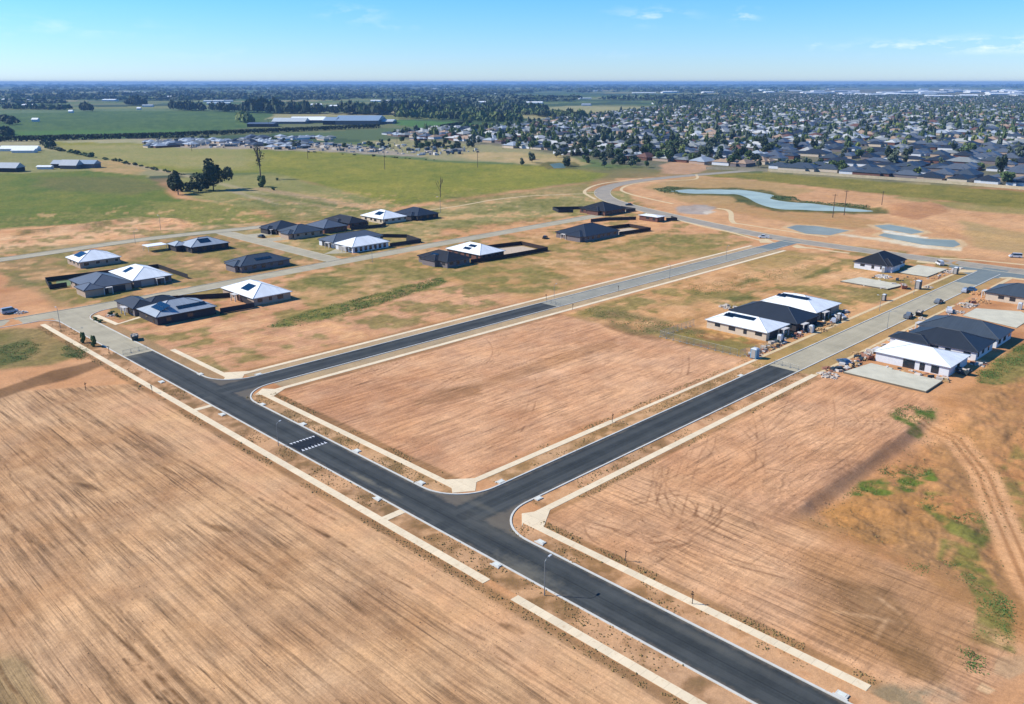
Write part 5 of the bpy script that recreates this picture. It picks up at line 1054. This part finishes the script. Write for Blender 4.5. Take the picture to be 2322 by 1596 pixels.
for (x, y, k) in park:
    px, py = pix(x, y)
    plant_tree(SP[k], f'{SPN[k]} young tree in the park strip before the suburb' + (' near the small pond' if px < 1300 else ' along the reserve' if px > 1740 else ' by the park path'), (x, y), rs.uniform(.55, .95), rs.random() * 6, 'park trees before the suburb')
tr_list.sort(key=lambda t: t[0] ** 2 + t[1] ** 2)
for (x, y, px, py) in tr_list[:190]:
    k = rs.choice((0, 0, 0, 1, 2, 2, 3, 3, 4)); side = 'right end' if px > 2080 else 'right half' if px > 1800 else 'middle' if px > 1560 else 'left end'
    plant_tree(SP[k], f'{SPN[k]} garden tree among the suburb roofs, {rowword(py)}, {side}', (x, y), rs.uniform(.6, 1.25), rs.random() * 6, 'garden trees of the older suburb')
# far trees as leafy lumps: many small faces, uneven outline
def blob_protos(nf, seeds):
    o = []
    for s in seeds:
        g = np.random.default_rng(s); d = g.normal(size=(nf, 3)); d[:, 2] = np.abs(d[:, 2]) * 1.1 - .25; d /= np.linalg.norm(d, axis=1)[:, None]; P = d * g.uniform(.5, 1, nf)[:, None]; P[:, 2] = P[:, 2] * .55 + .5
        a = g.normal(size=(nf, 3)); a /= np.linalg.norm(a, axis=1)[:, None]; b = np.cross(a, d); b /= np.linalg.norm(b, axis=1)[:, None] + 1e-6; s_ = g.uniform(.22, .42, nf)[:, None]
        o.append(np.stack([P - a * s_, P + b * s_ * .8, P + a * s_, P - b * s_ * .8], 1).reshape(-1, 3))
    return o
B60, B24 = blob_protos(64, range(50, 58)), blob_protos(22, range(60, 68))
def mass(name, label, items, protos, mats, cat='trees'):         # items: (x, y, radius, height, material)
    g = np.random.default_rng(len(items)); V = []; Mi = []
    for (x, y, r_, h, mi) in items:
        p = protos[g.integers(len(protos))]; a = g.uniform(0, 6.28); c_, s_ = math.cos(a), math.sin(a)
        V.append(np.c_[x + (p[:, 0] * c_ - p[:, 1] * s_) * r_, y + (p[:, 0] * s_ + p[:, 1] * c_) * r_, np.maximum(p[:, 2] * h, .02)]); Mi += [mi] * (len(p) // 4)
    V = np.concatenate(V); o = bpy.data.objects.new(name, np_mesh(name, V, np.arange(len(V)).reshape(-1, 4), mats, np.array(Mi))); C.objects.link(o); tag(o, label, cat, kind='stuff'); return o
LM = [L_DARK, L_MID, L_LIGHT, L_BLUE]
it = [(x, y, rs.uniform(2.2, 4.6), rs.choice((1, 1, 1, 1.5)) * rs.uniform(4.0, 8.5), rs.choice((0, 1, 1, 3, 3, 2, 2))) for (x, y, px, py) in tr_list[190:] if py > 240]
it2 = [(x, y, rs.uniform(2.6, 5.5), rs.uniform(5, 10), rs.choice((0, 1, 3, 3))) for (x, y, px, py) in tr_list[190:] if py <= 240]
mass('suburb_trees', 'massed garden trees among the distant suburb roofs', it, B60, LM); mass('suburb_trees', 'farthest garden trees running together before the town', it2, B24, LM)
# belts of trees and woods on the far plain
belt = []
def belt_line(a, b, n, r0, r1, h0, h1, depth=30, mats=(0, 0, 3)):
    A, B = Vector(at('d', *a)), Vector(at('d', *b)); L_ = (B - A).length; nn = Vector((S2, S2))
    for _ in range(n):
        t = rs.random(); P = A + (B - A) * t + nn * rs.uniform(0, depth); k = rs.choice((.6, .8, 1, 1, 1.15)); belt.append((P.x, P.y, rs.uniform(r0, r1) * k, rs.uniform(h0, h1) * k, rs.choice(mats)))
belt_line((385, 250), (560, 256), 70, 7, 12, 14, 22, 60, (0, 0, 3)); belt_line((560, 256), (620, 258), 40, 9, 14, 20, 30, 60, (0,)); belt_line((620, 258), (870, 261), 120, 8, 13, 14, 24, 90, (0, 0, 1))
belt_line((0, 248), (140, 250), 60, 6, 10, 8, 13, 60, (0, 1)); belt_line((178, 252), (205, 253), 14, 6, 10, 12, 20, 20, (0,)); belt_line((285, 239), (325, 240), 22, 10, 15, 18, 28, 40, (0,))
belt_line((770, 258), (1000, 264), 110, 8, 12, 12, 22, 140, (0, 1, 1)); belt_line((900, 268), (1180, 282), 150, 6, 10, 9, 16, 220, (0, 1, 1, 2)); belt_line((980, 255), (1240, 262), 170, 7, 12, 12, 20, 300, (0, 1, 1, 3))
belt_line((1180, 262), (1330, 272), 60, 6, 10, 9, 15, 120, (0, 1, 2)); belt_line((860, 240), (1180, 244), 120, 8, 14, 10, 18, 200, (0, 0, 3)); belt_line((0, 228), (760, 229), 190, 9, 16, 9, 17, 400, (0, 3, 1))
belt_line((0, 274), (22, 285), 10, 6, 10, 8, 12, 30, (0,)); belt_line((0, 305), (12, 314), 10, 6, 9, 9, 13, 20, (0,)); belt_line((540, 276), (568, 280), 16, 7, 11, 10, 17, 20, (1, 2)); belt_line((88, 328), (112, 336), 12, 4, 6, 4, 7, 20, (0,))
belt_line((95, 335), (210, 358), 34, 2, 3.5, 2, 4, 4, (0, 1)); belt_line((200, 355), (420, 400), 26, 1.5, 3, 1, 3, 5, (0, 1)); belt_line((1360, 310), (1440, 330), 12, 4, 7, 6, 12, 20, (0,)); belt_line((1500, 240), (1750, 245), 120, 7, 12, 9, 16, 200, (0, 1))
belt_line((40, 318), (470, 313), 60, 2, 4, 2, 4, 8, (0,)); belt_line((680, 345), (1000, 365), 20, 1, 2, .7, 1.4, 6, (0, 1))
mass('woodland', 'dark belts of tall trees across the far green plain', belt, B60, LM, 'wood')
far_ = []
g = np.random.default_rng(5)
for _ in range(9000):
    th = RAD(45 + g.uniform(-36, 36)); r_ = 1 / g.uniform(1 / 28000, 1 / 3300); x, y = r_ * math.cos(th), r_ * math.sin(th)
    c = fbm(np.array([x / 900.]), np.array([y / 900.]), 4, 3)[0]
    if c < .52 and r_ < 14000 or inpoly(np.array([x]), np.array([y]), SUBURB)[0]: continue
    k = 1 + r_ / 9000; far_.append((x, y, g.uniform(10, 24) * k, g.uniform(9, 18) * (1 + r_ / 30000), int(g.choice((0, 0, 3, 1)))))
mass('woodland', 'blue hazed woods filling the plain out to the horizon', far_, B24, LM, 'wood')
# tall clipped windbreak along the orchard's near edge
def hedge(label, a, b, h, wd):
    A, B = Vector(at('d', *a)), Vector(at('d', *b)); L_ = (B - A).length; g = np.random.default_rng(int(L_)); n = int(L_ * 13); t = g.random(n); u = (B - A) / L_; nn = Vector((-u.y, u.x)); s_ = g.uniform(-wd, wd, n); z_ = h * np.sqrt(g.random(n))
    P = np.c_[t * L_ * u.x + s_ * nn.x, t * L_ * u.y + s_ * nn.y, z_]; q = g.normal(size=(n, 3)); q /= np.linalg.norm(q, axis=1)[:, None]; b_ = np.cross(q, g.normal(size=(n, 3))); b_ /= np.linalg.norm(b_, axis=1)[:, None]; s = g.uniform(.8, 1.7, n)[:, None]
    V = np.stack([P - q * s, P + b_ * s * .8, P + q * s, P - b_ * s * .8], 1).reshape(-1, 3); V[:, 2] = np.maximum(V[:, 2], 0)
    o = bpy.data.objects.new('hedge', np_mesh('hedge', V, np.arange(len(V)).reshape(-1, 4), L_DARK)); C.objects.link(o); o.location = (A.x, A.y, 0); tag(o, label, 'hedge', 'orchard windbreaks')
hedge('long dark windbreak along the near edge of the green orchard', (-60, 323), (418, 311), 6.5, 4); hedge('dark windbreak before the packing sheds', (400, 310), (860, 290), 6, 4); hedge('short dark hedge right of the packing sheds', (1000, 289), (1068, 278), 4, 2)
# ------------------------------------------------------------------ sheds, farm buildings, grey subdivision, town on the skyline
def shed(label, corner_px, w_, d_, e, roof, wall, rz=0.0, ridge=2.0, name='shed', cat='shed', group=None, doors=0):
    x, y = at('d', *corner_px); o = empty(name, (x, y, 0), rz); tag(o, label, cat, group); MB().box(0, w_, 0, d_, 0, e).build('wall', wall, o)
    MB().add([(-.6, -.6, e), (w_ + .6, -.6, e), (w_ + .6, d_ + .6, e), (-.6, d_ + .6, e), (-.6, d_ / 2, e + ridge), (w_ + .6, d_ / 2, e + ridge)], [(0, 1, 5, 4), (2, 3, 4, 5), (0, 4, 3), (1, 2, 5), (0, 3, 2, 1)]).build('roof', roof, o)
    for k in range(doors): MB().box(w_ * (k + .3) / doors, w_ * (k + .7) / doors, -.25, -.02, .02, e * .8).build('door', M_GARAGED, o)
    return o
A45 = RAD(-45)
R_BLUEGREY = roof_mat('blue grey shed roof', alb(148, 170, 186), .5); R_PALEB = roof_mat('pale ribbed shed roof', alb(206, 214, 212), .5)
shed('low pale packing shed at the left end of the shed row', (616, 281), 60, 40, 4, R_PALEB, W_GREY, A45, 6); shed('white roofed packing shed stepping up beside the low one', (655, 279), 62, 70, 5, R_WHITE, W_GREY, A45 + .05, 5)
shed('big blue grey packing shed with dark open bays', (732, 283), 22, 60, 7, R_BLUEGREY, W_DARK, A45, 5, doors=4); shed('largest blue grey packing shed at the right end', (757, 283), 78, 110, 7, R_BLUEGREY, W_GREY, A45 + .02, 7)
shed('tapering pale shed annex beyond the largest packing shed', (852, 281), 30, 60, 4, R_PALEB, W_GREY, A45, 3); shed('small dark shed left of the packing sheds by the yellow tree', (560, 288), 45, 30, 5, R_GREY, W_DARK, A45, 2)
FARM = 'farm buildings at the left edge'
shed('farm shed with a pale roof half hidden by its dark lean-to', (117, 381), 13, 10, 3.6, R_SILV, W_DARK, A45 - .1, 3, group=FARM); shed('dark grey farmhouse roof with a low pale verandah', (136, 383), 15, 11, 3, R_SILV, W_GREY, A45 - .1, 4.5, group=FARM); shed('blue grey barn at the right end of the farm group', (172, 381), 17, 11, 3.6, R_BLUEGREY, W_GREY, A45 - .1, 3, group=FARM)
shed('arched grey farm shed cut by the left edge', (-14, 390), 20, 12, 3.4, R_SILV, W_DARK, A45 - .1, 4, group=FARM); shed('long white glasshouse behind the farm shed at the left edge', (0, 343), 40, 10, 2.6, R_WHITE, W_WHITE, A45, 3, group=FARM); shed('second white glasshouse nearer the viewer than the first', (26, 346.5), 24, 8, 2.4, R_WHITE, W_WHITE, A45, 2, group=FARM)
shed('low white trailer shed on the farm track', (84, 384), 12, 5, 2.2, R_WHITE, W_WHITE, A45, 1, group=FARM)
GS = 0
for (y0_, x0_, x1_, n_) in ((331, 340, 400, 7), (327, 335, 470, 12), (322, 420, 640, 18), (327, 575, 700, 12), (316, 560, 760, 16), (334, 620, 700, 6), (309, 880, 960, 9), (304, 900, 1060, 14), (314, 940, 1010, 6)):
    for i in range(n_):
        px = x0_ + (x1_ - x0_) * (i + rs.uniform(-.3, .3)) / n_; ci = rs.choice((1, 2, 3, 4, 1, 7)); key = (ci, rs.randrange(5), rs.randrange(5))
        if key not in HM:
            V, F, Mi = shapes[key[1]]; me = bpy.data.meshes.new('suburb_house'); me.from_pydata(V, [], F); me.materials.append(SR[ci]); me.materials.append(SW[key[2]]); me.polygons.foreach_set('material_index', Mi); me.update(); HM[key] = me
        if GS >= 96: continue
        GS += 1; x, y = at('d', px, y0_ + rs.uniform(-4, 4)); o = bpy.data.objects.new('subdivision_house', HM[key]); C.objects.link(o); o.location = (x, y, 0); o.rotation_euler = (0, 0, RAD(90) * rs.randrange(4)); o.scale = (.8, .8, .8)
        tag(o, f'{SRN[ci]} roofed house of the grey subdivision below the orchard, ' + ('left group' if px < 480 else 'middle group' if px < 780 else 'right group'), 'house', 'houses of the grey subdivision')
# pale big roofs of the town near the skyline
TG = 'pale warehouses of the distant town'
for i in range(64):
    px = rs.choice((rs.uniform(1500, 2321), rs.uniform(2050, 2321), rs.uniform(1880, 2300))); py = rs.choice((rs.uniform(203, 212), rs.uniform(206, 222))); s = (py - 186) / 30
    o = shed('pale warehouse roof of the distant town, ' + ('under the right skyline' if px > 2000 else 'under the middle skyline'), (px, py), rs.uniform(60, 180), rs.uniform(40, 90), rs.uniform(6, 9), rs.choice((R_WHITE, R_PALEB, R_WHITE, R_SILV)), W_WHITE, A45 + rs.uniform(-.2, .2), 3, 'warehouse', 'warehouse', TG)
for i in range(46):
    px = rs.uniform(0, 1500); py = rs.uniform(200, 244); o = shed('small pale farm building far out on the green plain, ' + ('left part' if px < 500 else 'centre' if px < 1000 else 'toward the town'), (px, py), rs.uniform(25, 90) * (2 if py < 212 else 1), rs.uniform(15, 40), rs.uniform(3, 5), rs.choice((R_WHITE, R_PALEB, R_SILV)), W_WHITE, A45 + rs.uniform(-.3, .3), 3, 'farm_building', 'farm building', 'far farm buildings')
for (px, py, w_) in ((310, 249, 14), (72, 276, 16), (155, 256, 14), (700, 224, 60), (770, 222, 40), (990, 217, 90), (840, 231, 60)):
    shed('bright white shed standing out on the far plain' + (' before the dark tree belt' if py > 240 else ' near the skyline'), (px, py), w_ * (.7 if py > 240 else 1.5), 8 if py > 240 else 20, 4, R_WHITE, W_WHITE, A45, 3, 'farm_building', 'farm building', 'far farm buildings')

# ------------------------------------------------------------------ vehicles and building-site things
M_TYRE = mat('tyre rubber', (.02, .02, .022), .9, .1, 5); M_RIM = mat('wheel rim', alb(180, 182, 186), .35, .05, 3, .6); M_CARG = glass('car glass', (.018, .022, .028))
def paint_mat(n, c): return mat(n, c, .3, .03, 2, .1, .6)
PAINTS = {'silver': paint_mat('silver paint', alb(190, 196, 204)), 'white': paint_mat('white paint', alb(234, 236, 236)), 'grey': paint_mat('grey paint', alb(120, 128, 136)), 'blue': paint_mat('blue paint', alb(60, 92, 128)), 'black': paint_mat('black paint', alb(36, 38, 42))}
def wheel_meshes():
    t = MB().tube([(0, -.11, 0), (0, .11, 0)], [.34, .34], 16).mesh('tyre', M_TYRE); r_ = MB().tube([(0, -.125, 0), (0, .125, 0)], [.2, .2], 12).mesh('rim', M_RIM); return t, r_
TY, RI = wheel_meshes()
def vehicle(label, loc, rz, paint, kind='car'):
    root = empty('parked_ute' if kind == 'ute' else 'parked_van' if kind == 'van' else 'parked_car', (*loc, 0), rz); tag(root, label, 'ute' if kind == 'ute' else 'van' if kind == 'van' else 'car', 'vehicles parked on the building street')
    if kind == 'car': low = [(-2.2, .32), (-2.25, .75), (-1.9, .92), (-.9, .98), (1.0, .95), (2.1, .80), (2.25, .55), (2.2, .32)]; cab = [(-1.75, .92), (-1.25, 1.44), (.25, 1.46), (1.05, .95)]
    elif kind == 'ute': low = [(-2.6, .42), (-2.62, 1.05), (-.55, 1.08), (1.1, 1.05), (2.3, .95), (2.5, .6), (2.45, .42)]; cab = [(-.5, 1.05), (-.35, 1.74), (.75, 1.76), (1.4, 1.04)]
    else: low = [(-2.5, .35), (-2.55, 1.1), (1.4, 1.1), (2.3, .95), (2.45, .6), (2.4, .35)]; cab = [(-2.5, 1.08), (-2.45, 2.0), (.9, 2.0), (1.6, 1.08)]
    def extr(p, w_, taper=0.0):
        n = len(p); zc = max(q[1] for q in p); V = [(x, -(w_ - taper * (z > zc - .3)), z) for x, z in p] + [(x, w_ - taper * (z > zc - .3), z) for x, z in p]
        return V, [tuple(range(n - 1, -1, -1)), tuple(range(n, 2 * n))] + [(i, (i + 1) % n, n + (i + 1) % n, n + i) for i in range(n)]
    b = MB().add(*extr(low, .9, .06)); b.add(*extr([(x * .985, z) for x, z in cab], .80, .14))
    if kind == 'ute': b.box(-2.55, -.6, -.88, -.80, 1.0, 1.25); b.box(-2.55, -.6, .80, .88, 1.0, 1.25); b.box(-2.6, -2.5, -.8, .8, 1.0, 1.25)
    b.build('body', PAINTS[paint], root)
    g_ = MB(); g_.add(*extr([(x * .96, z - .05 if z > 1.3 else z + .06) for x, z in cab], .82, .135)); g_.build('side_window', M_CARG, root)
    g_ = MB().add([(cab[-1][0] + .01, -.68, cab[-1][1] + .04), (cab[-1][0] + .01, .68, cab[-1][1] + .04), (cab[-2][0] + .02, .6, cab[-2][1] - .04), (cab[-2][0] + .02, -.6, cab[-2][1] - .04)], [(0, 1, 2, 3)]); g_.build('windscreen', M_CARG, root)
    for sx in (-1.4, 1.42):
        for sy in (-.82, .82):
            t = bpy.data.objects.new('wheel', TY); C.objects.link(t); t.parent = root; t.location = (sx, sy, .34); q = bpy.data.objects.new('rim', RI); C.objects.link(q); q.parent = t
    for sy in (-.6, .6): MB().box(2.12, 2.27, sy - .16, sy + .16, .62, .76).build('headlight', mat('lamp glass', alb(226, 228, 230), .2, .03, 3) if 'lamp glass' not in bpy.data.materials else bpy.data.materials['lamp glass'], root)
    return root
for lb, (c_, px, py), rz, p_, k in (('grey ute with a black tray beside the building street', ('c5', 1270, 850), 5, 'grey', 'ute'), ('silver car parked on the building street verge', ('c5', 1780, 618), 10, 'silver', 'car'), ('blue grey car behind the silver one', ('c5', 1830, 606), 92, 'blue', 'car'), ('white van at the far corner beyond the square slab', ('c5', 1555, 372), 40, 'white', 'van'), ('dark grey car in the middle of the building street', ('c5', 1545, 716), 0, 'grey', 'car'),
                               ('silver car in front of the white roofed row, beside its brick piles', ('c5', 600, 890), 12, 'silver', 'car'), ('white car between brick piles at the middle house', ('c5', 640, 850), 80, 'white', 'car'), ('white ute by the site of the long white house', ('c5', 1640, 800), 20, 'white', 'ute'), ('dark blue car beside the rubble by the bare slab', ('c5', 690, 1268), 60, 'blue', 'car'),
                               ('silver car on the left edge lot beside the dark shed', ('c1', 90, 1098), 5, 'silver', 'van'), ('dark car on the drive of the dark corner house', ('c2', 340, 412), 90, 'black', 'car'), ('black car on the middle road verge before the charcoal house', ('c3', 880, 712), 30, 'black', 'car'), ('white ute parked on the collector road verge', ('c4', 1120, 710), 120, 'white', 'ute'),
                               ('white van on the collector road at the right edge', ('c5', 2240, 305), 120, 'white', 'van'), ('dark car seen from behind near the collector bend', ('c8', 1060, 1225), 130, 'black', 'car')):
    vehicle(lb, at(c_, px, py), RAD(rz), p_, k)
def toilet(label, loc, m, rz=0.0):
    o = empty('portable_toilet', (*loc, 0), rz); tag(o, label, 'portable toilet', 'portable toilets'); MB().box(-.58, .58, -.58, .58, .1, 2.15).build('cabin', m, o); MB().box(-.62, .62, -.62, .62, 0, .1).build('base', M_DOOR, o)
    MB().add([(-.64, -.64, 2.15), (.64, -.64, 2.15), (.64, .64, 2.15), (-.64, .64, 2.15), (-.4, -.4, 2.38), (.4, -.4, 2.38), (.4, .4, 2.38), (-.4, .4, 2.38)], [(0, 1, 5, 4), (1, 2, 6, 5), (2, 3, 7, 6), (3, 0, 4, 7), (4, 5, 6, 7), (0, 3, 2, 1)]).build('roof', mat('toilet roof', alb(214, 220, 222), .5, .05, 2) if 'toilet roof' not in bpy.data.materials else bpy.data.materials['toilet roof'], o)
    MB().box(-.64, -.585, -.4, .4, .2, 2.0).build('door', M_GARAGE, o); return o
T_BLUE = mat('blue plastic', alb(120, 170, 200), .5, .05, 2); T_GREY = mat('grey plastic', alb(70, 78, 82), .5, .05, 2); T_WHITE = mat('white plastic', alb(222, 230, 236), .5, .05, 2)
z2 = lambda x, y: at('d', (2150 + x * .21533) * .72531, (880 + y * .21533) * .72531)
o = toilet('pale blue portable toilet in the fenced corner beside the near street', z2(965, 1112), T_BLUE); o.scale = (1.5, 1.5, 1.25)
toilet('white portable toilet in front of the charcoal roofed house', z2(1785, 740), T_WHITE); toilet('grey portable toilet at the porch of the right white roofed house', z2(2190, 560), T_GREY); toilet('white portable toilet beside the left white roofed house', z2(1330, 880), T_WHITE)
o = toilet('dark site toilet on the verge before the narrow whitish slab', at('c5', 1360, 590), T_GREY); o.scale = (1.5, 1.5, 1.4)
o = toilet('dark box toilet beyond the square slab, by the far corner', at('c5', 1700, 455), T_GREY); o.scale = (1.3, 1.3, 1.2); toilet('white portable toilet beside the black hip roofed house', at('c5', 1045, 440), T_WHITE); toilet('white toilet at the porch of the right edge house', at('c5', 2280, 775), T_WHITE)
toilet('brown site toilet at the right end of the churned soil', at('c5', 1050, 695), T_GREY)
M_BRICK = mat('brick', alb(168, 118, 96), .9, .2, 3); M_BRICKW = mat('pale block', alb(226, 218, 206), .9, .12, 2); M_TIMBER = mat('timber', alb(206, 168, 116), .9, .2, 3); M_RUB = mat('rubble', alb(212, 200, 184), .95, .3, 1.5); M_SKIP = mat('skip steel', alb(58, 74, 80), .6, .15, 2)
def pile(label, loc, r_, h, m, seed, n=46, cat='rubble pile'):
    g = random.Random(seed); mb = MB()
    for k in range(n):
        a, q = g.uniform(0, 6.28), r_ * math.sqrt(g.random()); zz = h * (1 - q / r_) * g.uniform(.3, 1); s = g.uniform(.12, .34) * r_ * .5
        u = Vector((math.cos(k), math.sin(k))); mb.obox((math.cos(a) * q, math.sin(a) * q), u, s, s * g.uniform(.4, .9), max(0, zz - s * .6), zz + s * .5)
    o = mb.build('rubble_pile' if cat == 'rubble pile' else 'timber_stack', m, None, (*loc, 0)); tag(o, label, cat, 'heaps on the building sites'); return o
for lb, (c_, px, py), r_, h, m in (('white rubble pile at the corner of the bare foundation slab', ('c5', 545, 1372), 2.6, 1.0, M_RUB), ('pinkish heap of broken brick behind the white rubble pile', ('c5', 560, 1318), 2.0, .9, M_BRICK), ('white bagged heap beside the bare slab corner', ('c5', 600, 1400), .9, 1.0, M_BRICKW), ('timber offcuts between the car and the long white house', ('c5', 830, 1185), 2.2, .7, M_TIMBER),
                               ('pale heap on the far side of the white roofed row', ('c4', 790, 1335), 3.0, 1.1, M_RUB), ('heap of white blocks in front of the black hip roofed house', ('c5', 1040, 480), 3.2, 1.2, M_BRICKW), ('small pale heap by the verge before the narrow slab', ('c5', 1450, 575), 1.8, .7, M_RUB), ('white scrap heap at the far corner of the building street', ('c5', 1640, 440), 2.2, .7, M_RUB),
                               ('brick heap in front of the left white roofed house', ('c5', 250, 1010), 2.2, .8, M_BRICK), ('timber heap in front of the middle charcoal house', ('c5', 470, 960), 2.4, .8, M_TIMBER), ('sandy brick heap in front of the right white roofed house', ('c5', 540, 915), 2.4, .9, M_TIMBER), ('pale heap behind the parked ute on the building street', ('c5', 1690, 800), 2.6, .9, M_RUB),
                               ('scattered scrap before the right edge house', ('c5', 1790, 735), 3.0, .7, M_RUB), ('orange sand heap beside the right edge house', ('c5', 1930, 640), 3.4, 1.3, mat('sand', alb(214, 164, 112), .95, .15, 1)), ('second sand heap nearer the concrete yard', ('c5', 1930, 705), 3.0, 1.1, bpy.data.materials.get('sand') or M_RUB), ('white heap at the verge beside the grey ute', ('c5', 1395, 862), 1.4, .9, M_BRICKW),
                               ('scrap heap along the porch of the middle charcoal house', ('c5', 380, 955), 1.8, 1.2, M_SKIP), ('dark scrap in front of the left white roofed house', ('c5', 100, 1075), 2.4, 1.0, M_SKIP), ('scrap heap on the left edge lot behind the van', ('c1', 190, 1098), 2.0, 1.0, M_BRICKW), ('pale stone edging heap on the old road bend corner', ('c1', 1010, 1120), 2.0, .4, M_RUB)):
    pile(lb, at(c_, px, py), r_, h, m, hash(px * 31 + py) % 999)
def debris(label, zones, n, seed):
    g = random.Random(seed); mb = MB()
    for (x0, x1, y0, y1) in zones:
        for k in range(n):
            s = g.choice((.15, .2, .3, .3, .5, .8)); a = g.uniform(0, 3.14); mb.obox((g.uniform(x0, x1), g.uniform(y0, y1)), Vector((math.cos(a), math.sin(a))), s, s * g.uniform(.25, .8), 0, s * g.uniform(.3, 1.1), g.randrange(5))
    o = mb.build('rubble', [M_RUB, M_BRICK, M_TIMBER, M_BRICKW, M_SKIP]); tag(o, label, 'rubble', kind='stuff')
debris('loose building rubble and offcuts in front of the row being built', [(216, 268, 109.2, 112.6), (202, 216, 108.9, 112)], 110, 3)
debris('loose building rubble on the lots across the building street', [(207, 224, 86.4, 89.2), (224, 262, 86.8, 89.4), (262, 318, 84.5, 89.4), (206, 223, 86, 89)], 70, 4)
debris('loose rubble round the slabs before the black hip roofed house', [(308, 336, 113, 128), (336, 366, 109, 113), (219.2, 222.6, 64, 80), (238.6, 243, 62, 65)], 40, 5)
def skip(label, loc, rz, m=M_SKIP):
    o = empty('skip_bin', (*loc, 0), RAD(rz)); tag(o, label, 'skip bin', 'skip bins'); 
    P = lambda z, l0, l1, w_: [(-l0, -w_, z), (l1, -w_, z), (l1, w_, z), (-l0, w_, z)]
    a, b, c, d = P(.1, 1.2, 1.2, .8), P(1.4, 1.9, 1.9, .95), P(1.4, 1.8, 1.8, .85), P(.6, 1.4, 1.4, .75)
    MB().add(a + b + c + d, [(0, 3, 2, 1)] + [(i, (i + 1) % 4, 4 + (i + 1) % 4, 4 + i) for i in range(4)] + [(4 + i, 4 + (i + 1) % 4, 8 + (i + 1) % 4, 8 + i) for i in range(4)] + [(8 + i, 8 + (i + 1) % 4, 12 + (i + 1) % 4, 12 + i) for i in range(4)] + [(12, 13, 14, 15)]).build('bin', m, o)
    g = random.Random(int(loc[0])); mb = MB()
    for k in range(14): mb.obox((g.uniform(-1.2, 1.2), g.uniform(-.6, .6)), Vector((math.cos(k), math.sin(k))), g.uniform(.2, .6), g.uniform(.08, .25), .8, g.uniform(1.1, 1.7))
    mb.build('scrap', M_RUB, o)
g_ = random.Random(4); mb = MB(); pl = ats('d', [(330, 316), (600, 319), (800, 326), (1010, 330), (1100, 345), (980, 354), (760, 343), (560, 337), (400, 335)]); cnt = 0
lo, hi = np.array(pl).min(0), np.array(pl).max(0)
while cnt < 420:
    p = (g_.uniform(lo[0], hi[0]), g_.uniform(lo[1], hi[1]))
    if not inpoly(np.array([p[0]]), np.array([p[1]]), pl)[0]: continue
    cnt += 1; a = g_.uniform(0, 3.14); q = g_.choice((.6, 1, 1.5, 2.5, 4)); mb.obox(p, Vector((math.cos(a), math.sin(a))), q, q * g_.uniform(.3, .7), 0, g_.choice((.8, 1.2, 2, 2.6)), g_.randrange(5))
tag(mb.build('rubble', [M_RUB, R_SILV, R_GREY, M_BRICKW, M_SKIP]), 'pale bits of building clutter spread over the grey subdivision', 'rubble', kind='stuff')
for i in range(9):
    power_pole('thin pole among the grey subdivision and its clutter' if i < 5 else 'thin pole at the edge of the park strip', at('d', (360 + i * 75 if i < 5 else 900 + (i - 5) * 80), g_.uniform(325, 345)), g_.uniform(9, 14))
skip('dark skip bin with pale scrap on the old road verge at the left', at('c10', 1225, 178), 70); skip('dark skip bin behind the grey ute', at('c5', 1370, 830), 10); skip('brown skip bin on the lot of the long white house', at('c5', 900, 1220), 60, M_BRICK); skip('dark skip bin at the right end of the long white house', at('c5', 1770, 1360), 80); skip('low skip bin by the stepped corner of the narrow whitish slab', at('c5', 1230, 585), 30, M_BRICK)
house('dark roofed lean-to house cut by the left edge of the view', 40, 62, 300, 312, W_DARK, R_BLACK, seed=40)
# low dark garden shrubs at the corner house
for i, (px, py, s) in enumerate(((870, 1165, .34), (910, 1185, .32), (1010, 1115, .36), (1060, 1130, .3), (1140, 1060, .36))): plant_tree(BUSHY, 'low dark garden shrub in the bed of the silver roofed corner house, ' + ('roadside bed' if i < 2 else 'porch bed'), at('c1', px, py), s * .8, i, 'garden shrubs', 'shrub', 'shrub', .6)
mb = MB(); ribbon(mb, ats('c1', [(870, 1120), (1060, 1200), (1290, 1130)]), -.9, .9, 0, .05); S('driveway', mb, M_PATH)
for nm_, pl in (('lawn', [(96.5, 334), (100, 345), (112, 342), (112, 332)]),): tag(MB().poly(pl, .012).build(nm_, mat('lawn', alb(120, 140, 96), .95, .2, .8)), kind='structure')
mb = MB(); mb.poly([(254, 257), (275, 255), (276.5, 270), (255, 276)], .012); mb.poly([(233.5, 257.5), (252, 256), (238, 258)], .012); mb.poly([(331, 257), (350, 254.6), (352, 266), (332, 270)], .012); S('gravel_yard', mb, mat('yard gravel', alb(206, 186, 160), .95, .2, 1))
mb = MB()
for p in ([(201, 318), (211, 312), (211, 324)], [(200.8, 362), (210, 361), (210, 370), (200.8, 372)], [(200.8, 378), (211, 378), (211, 386), (200.8, 388)]): mb.poly(p, .013)
S('driveway', mb, M_OLD)

# ------------------------------------------------------------------ the air
mb = MB().box(-31000, 31000, -31000, 31000, -4, 84)
hm = bpy.data.materials.new('haze air'); hm.use_nodes = True; t = hm.node_tree; t.nodes.remove(t.nodes['Principled BSDF'])
pv = t.nodes.new('ShaderNodeVolumePrincipled'); pv.inputs['Color'].default_value = (.24, .46, .80, 1); pv.inputs['Density'].default_value = 7.0e-5; pv.inputs['Anisotropy'].default_value = .0
t.links.new(pv.outputs[0], t.nodes['Material Output'].inputs['Volume'])
hz = mb.build('haze', hm); tag(hz, 'thin blue air over the plain', 'haze', kind='stuff')
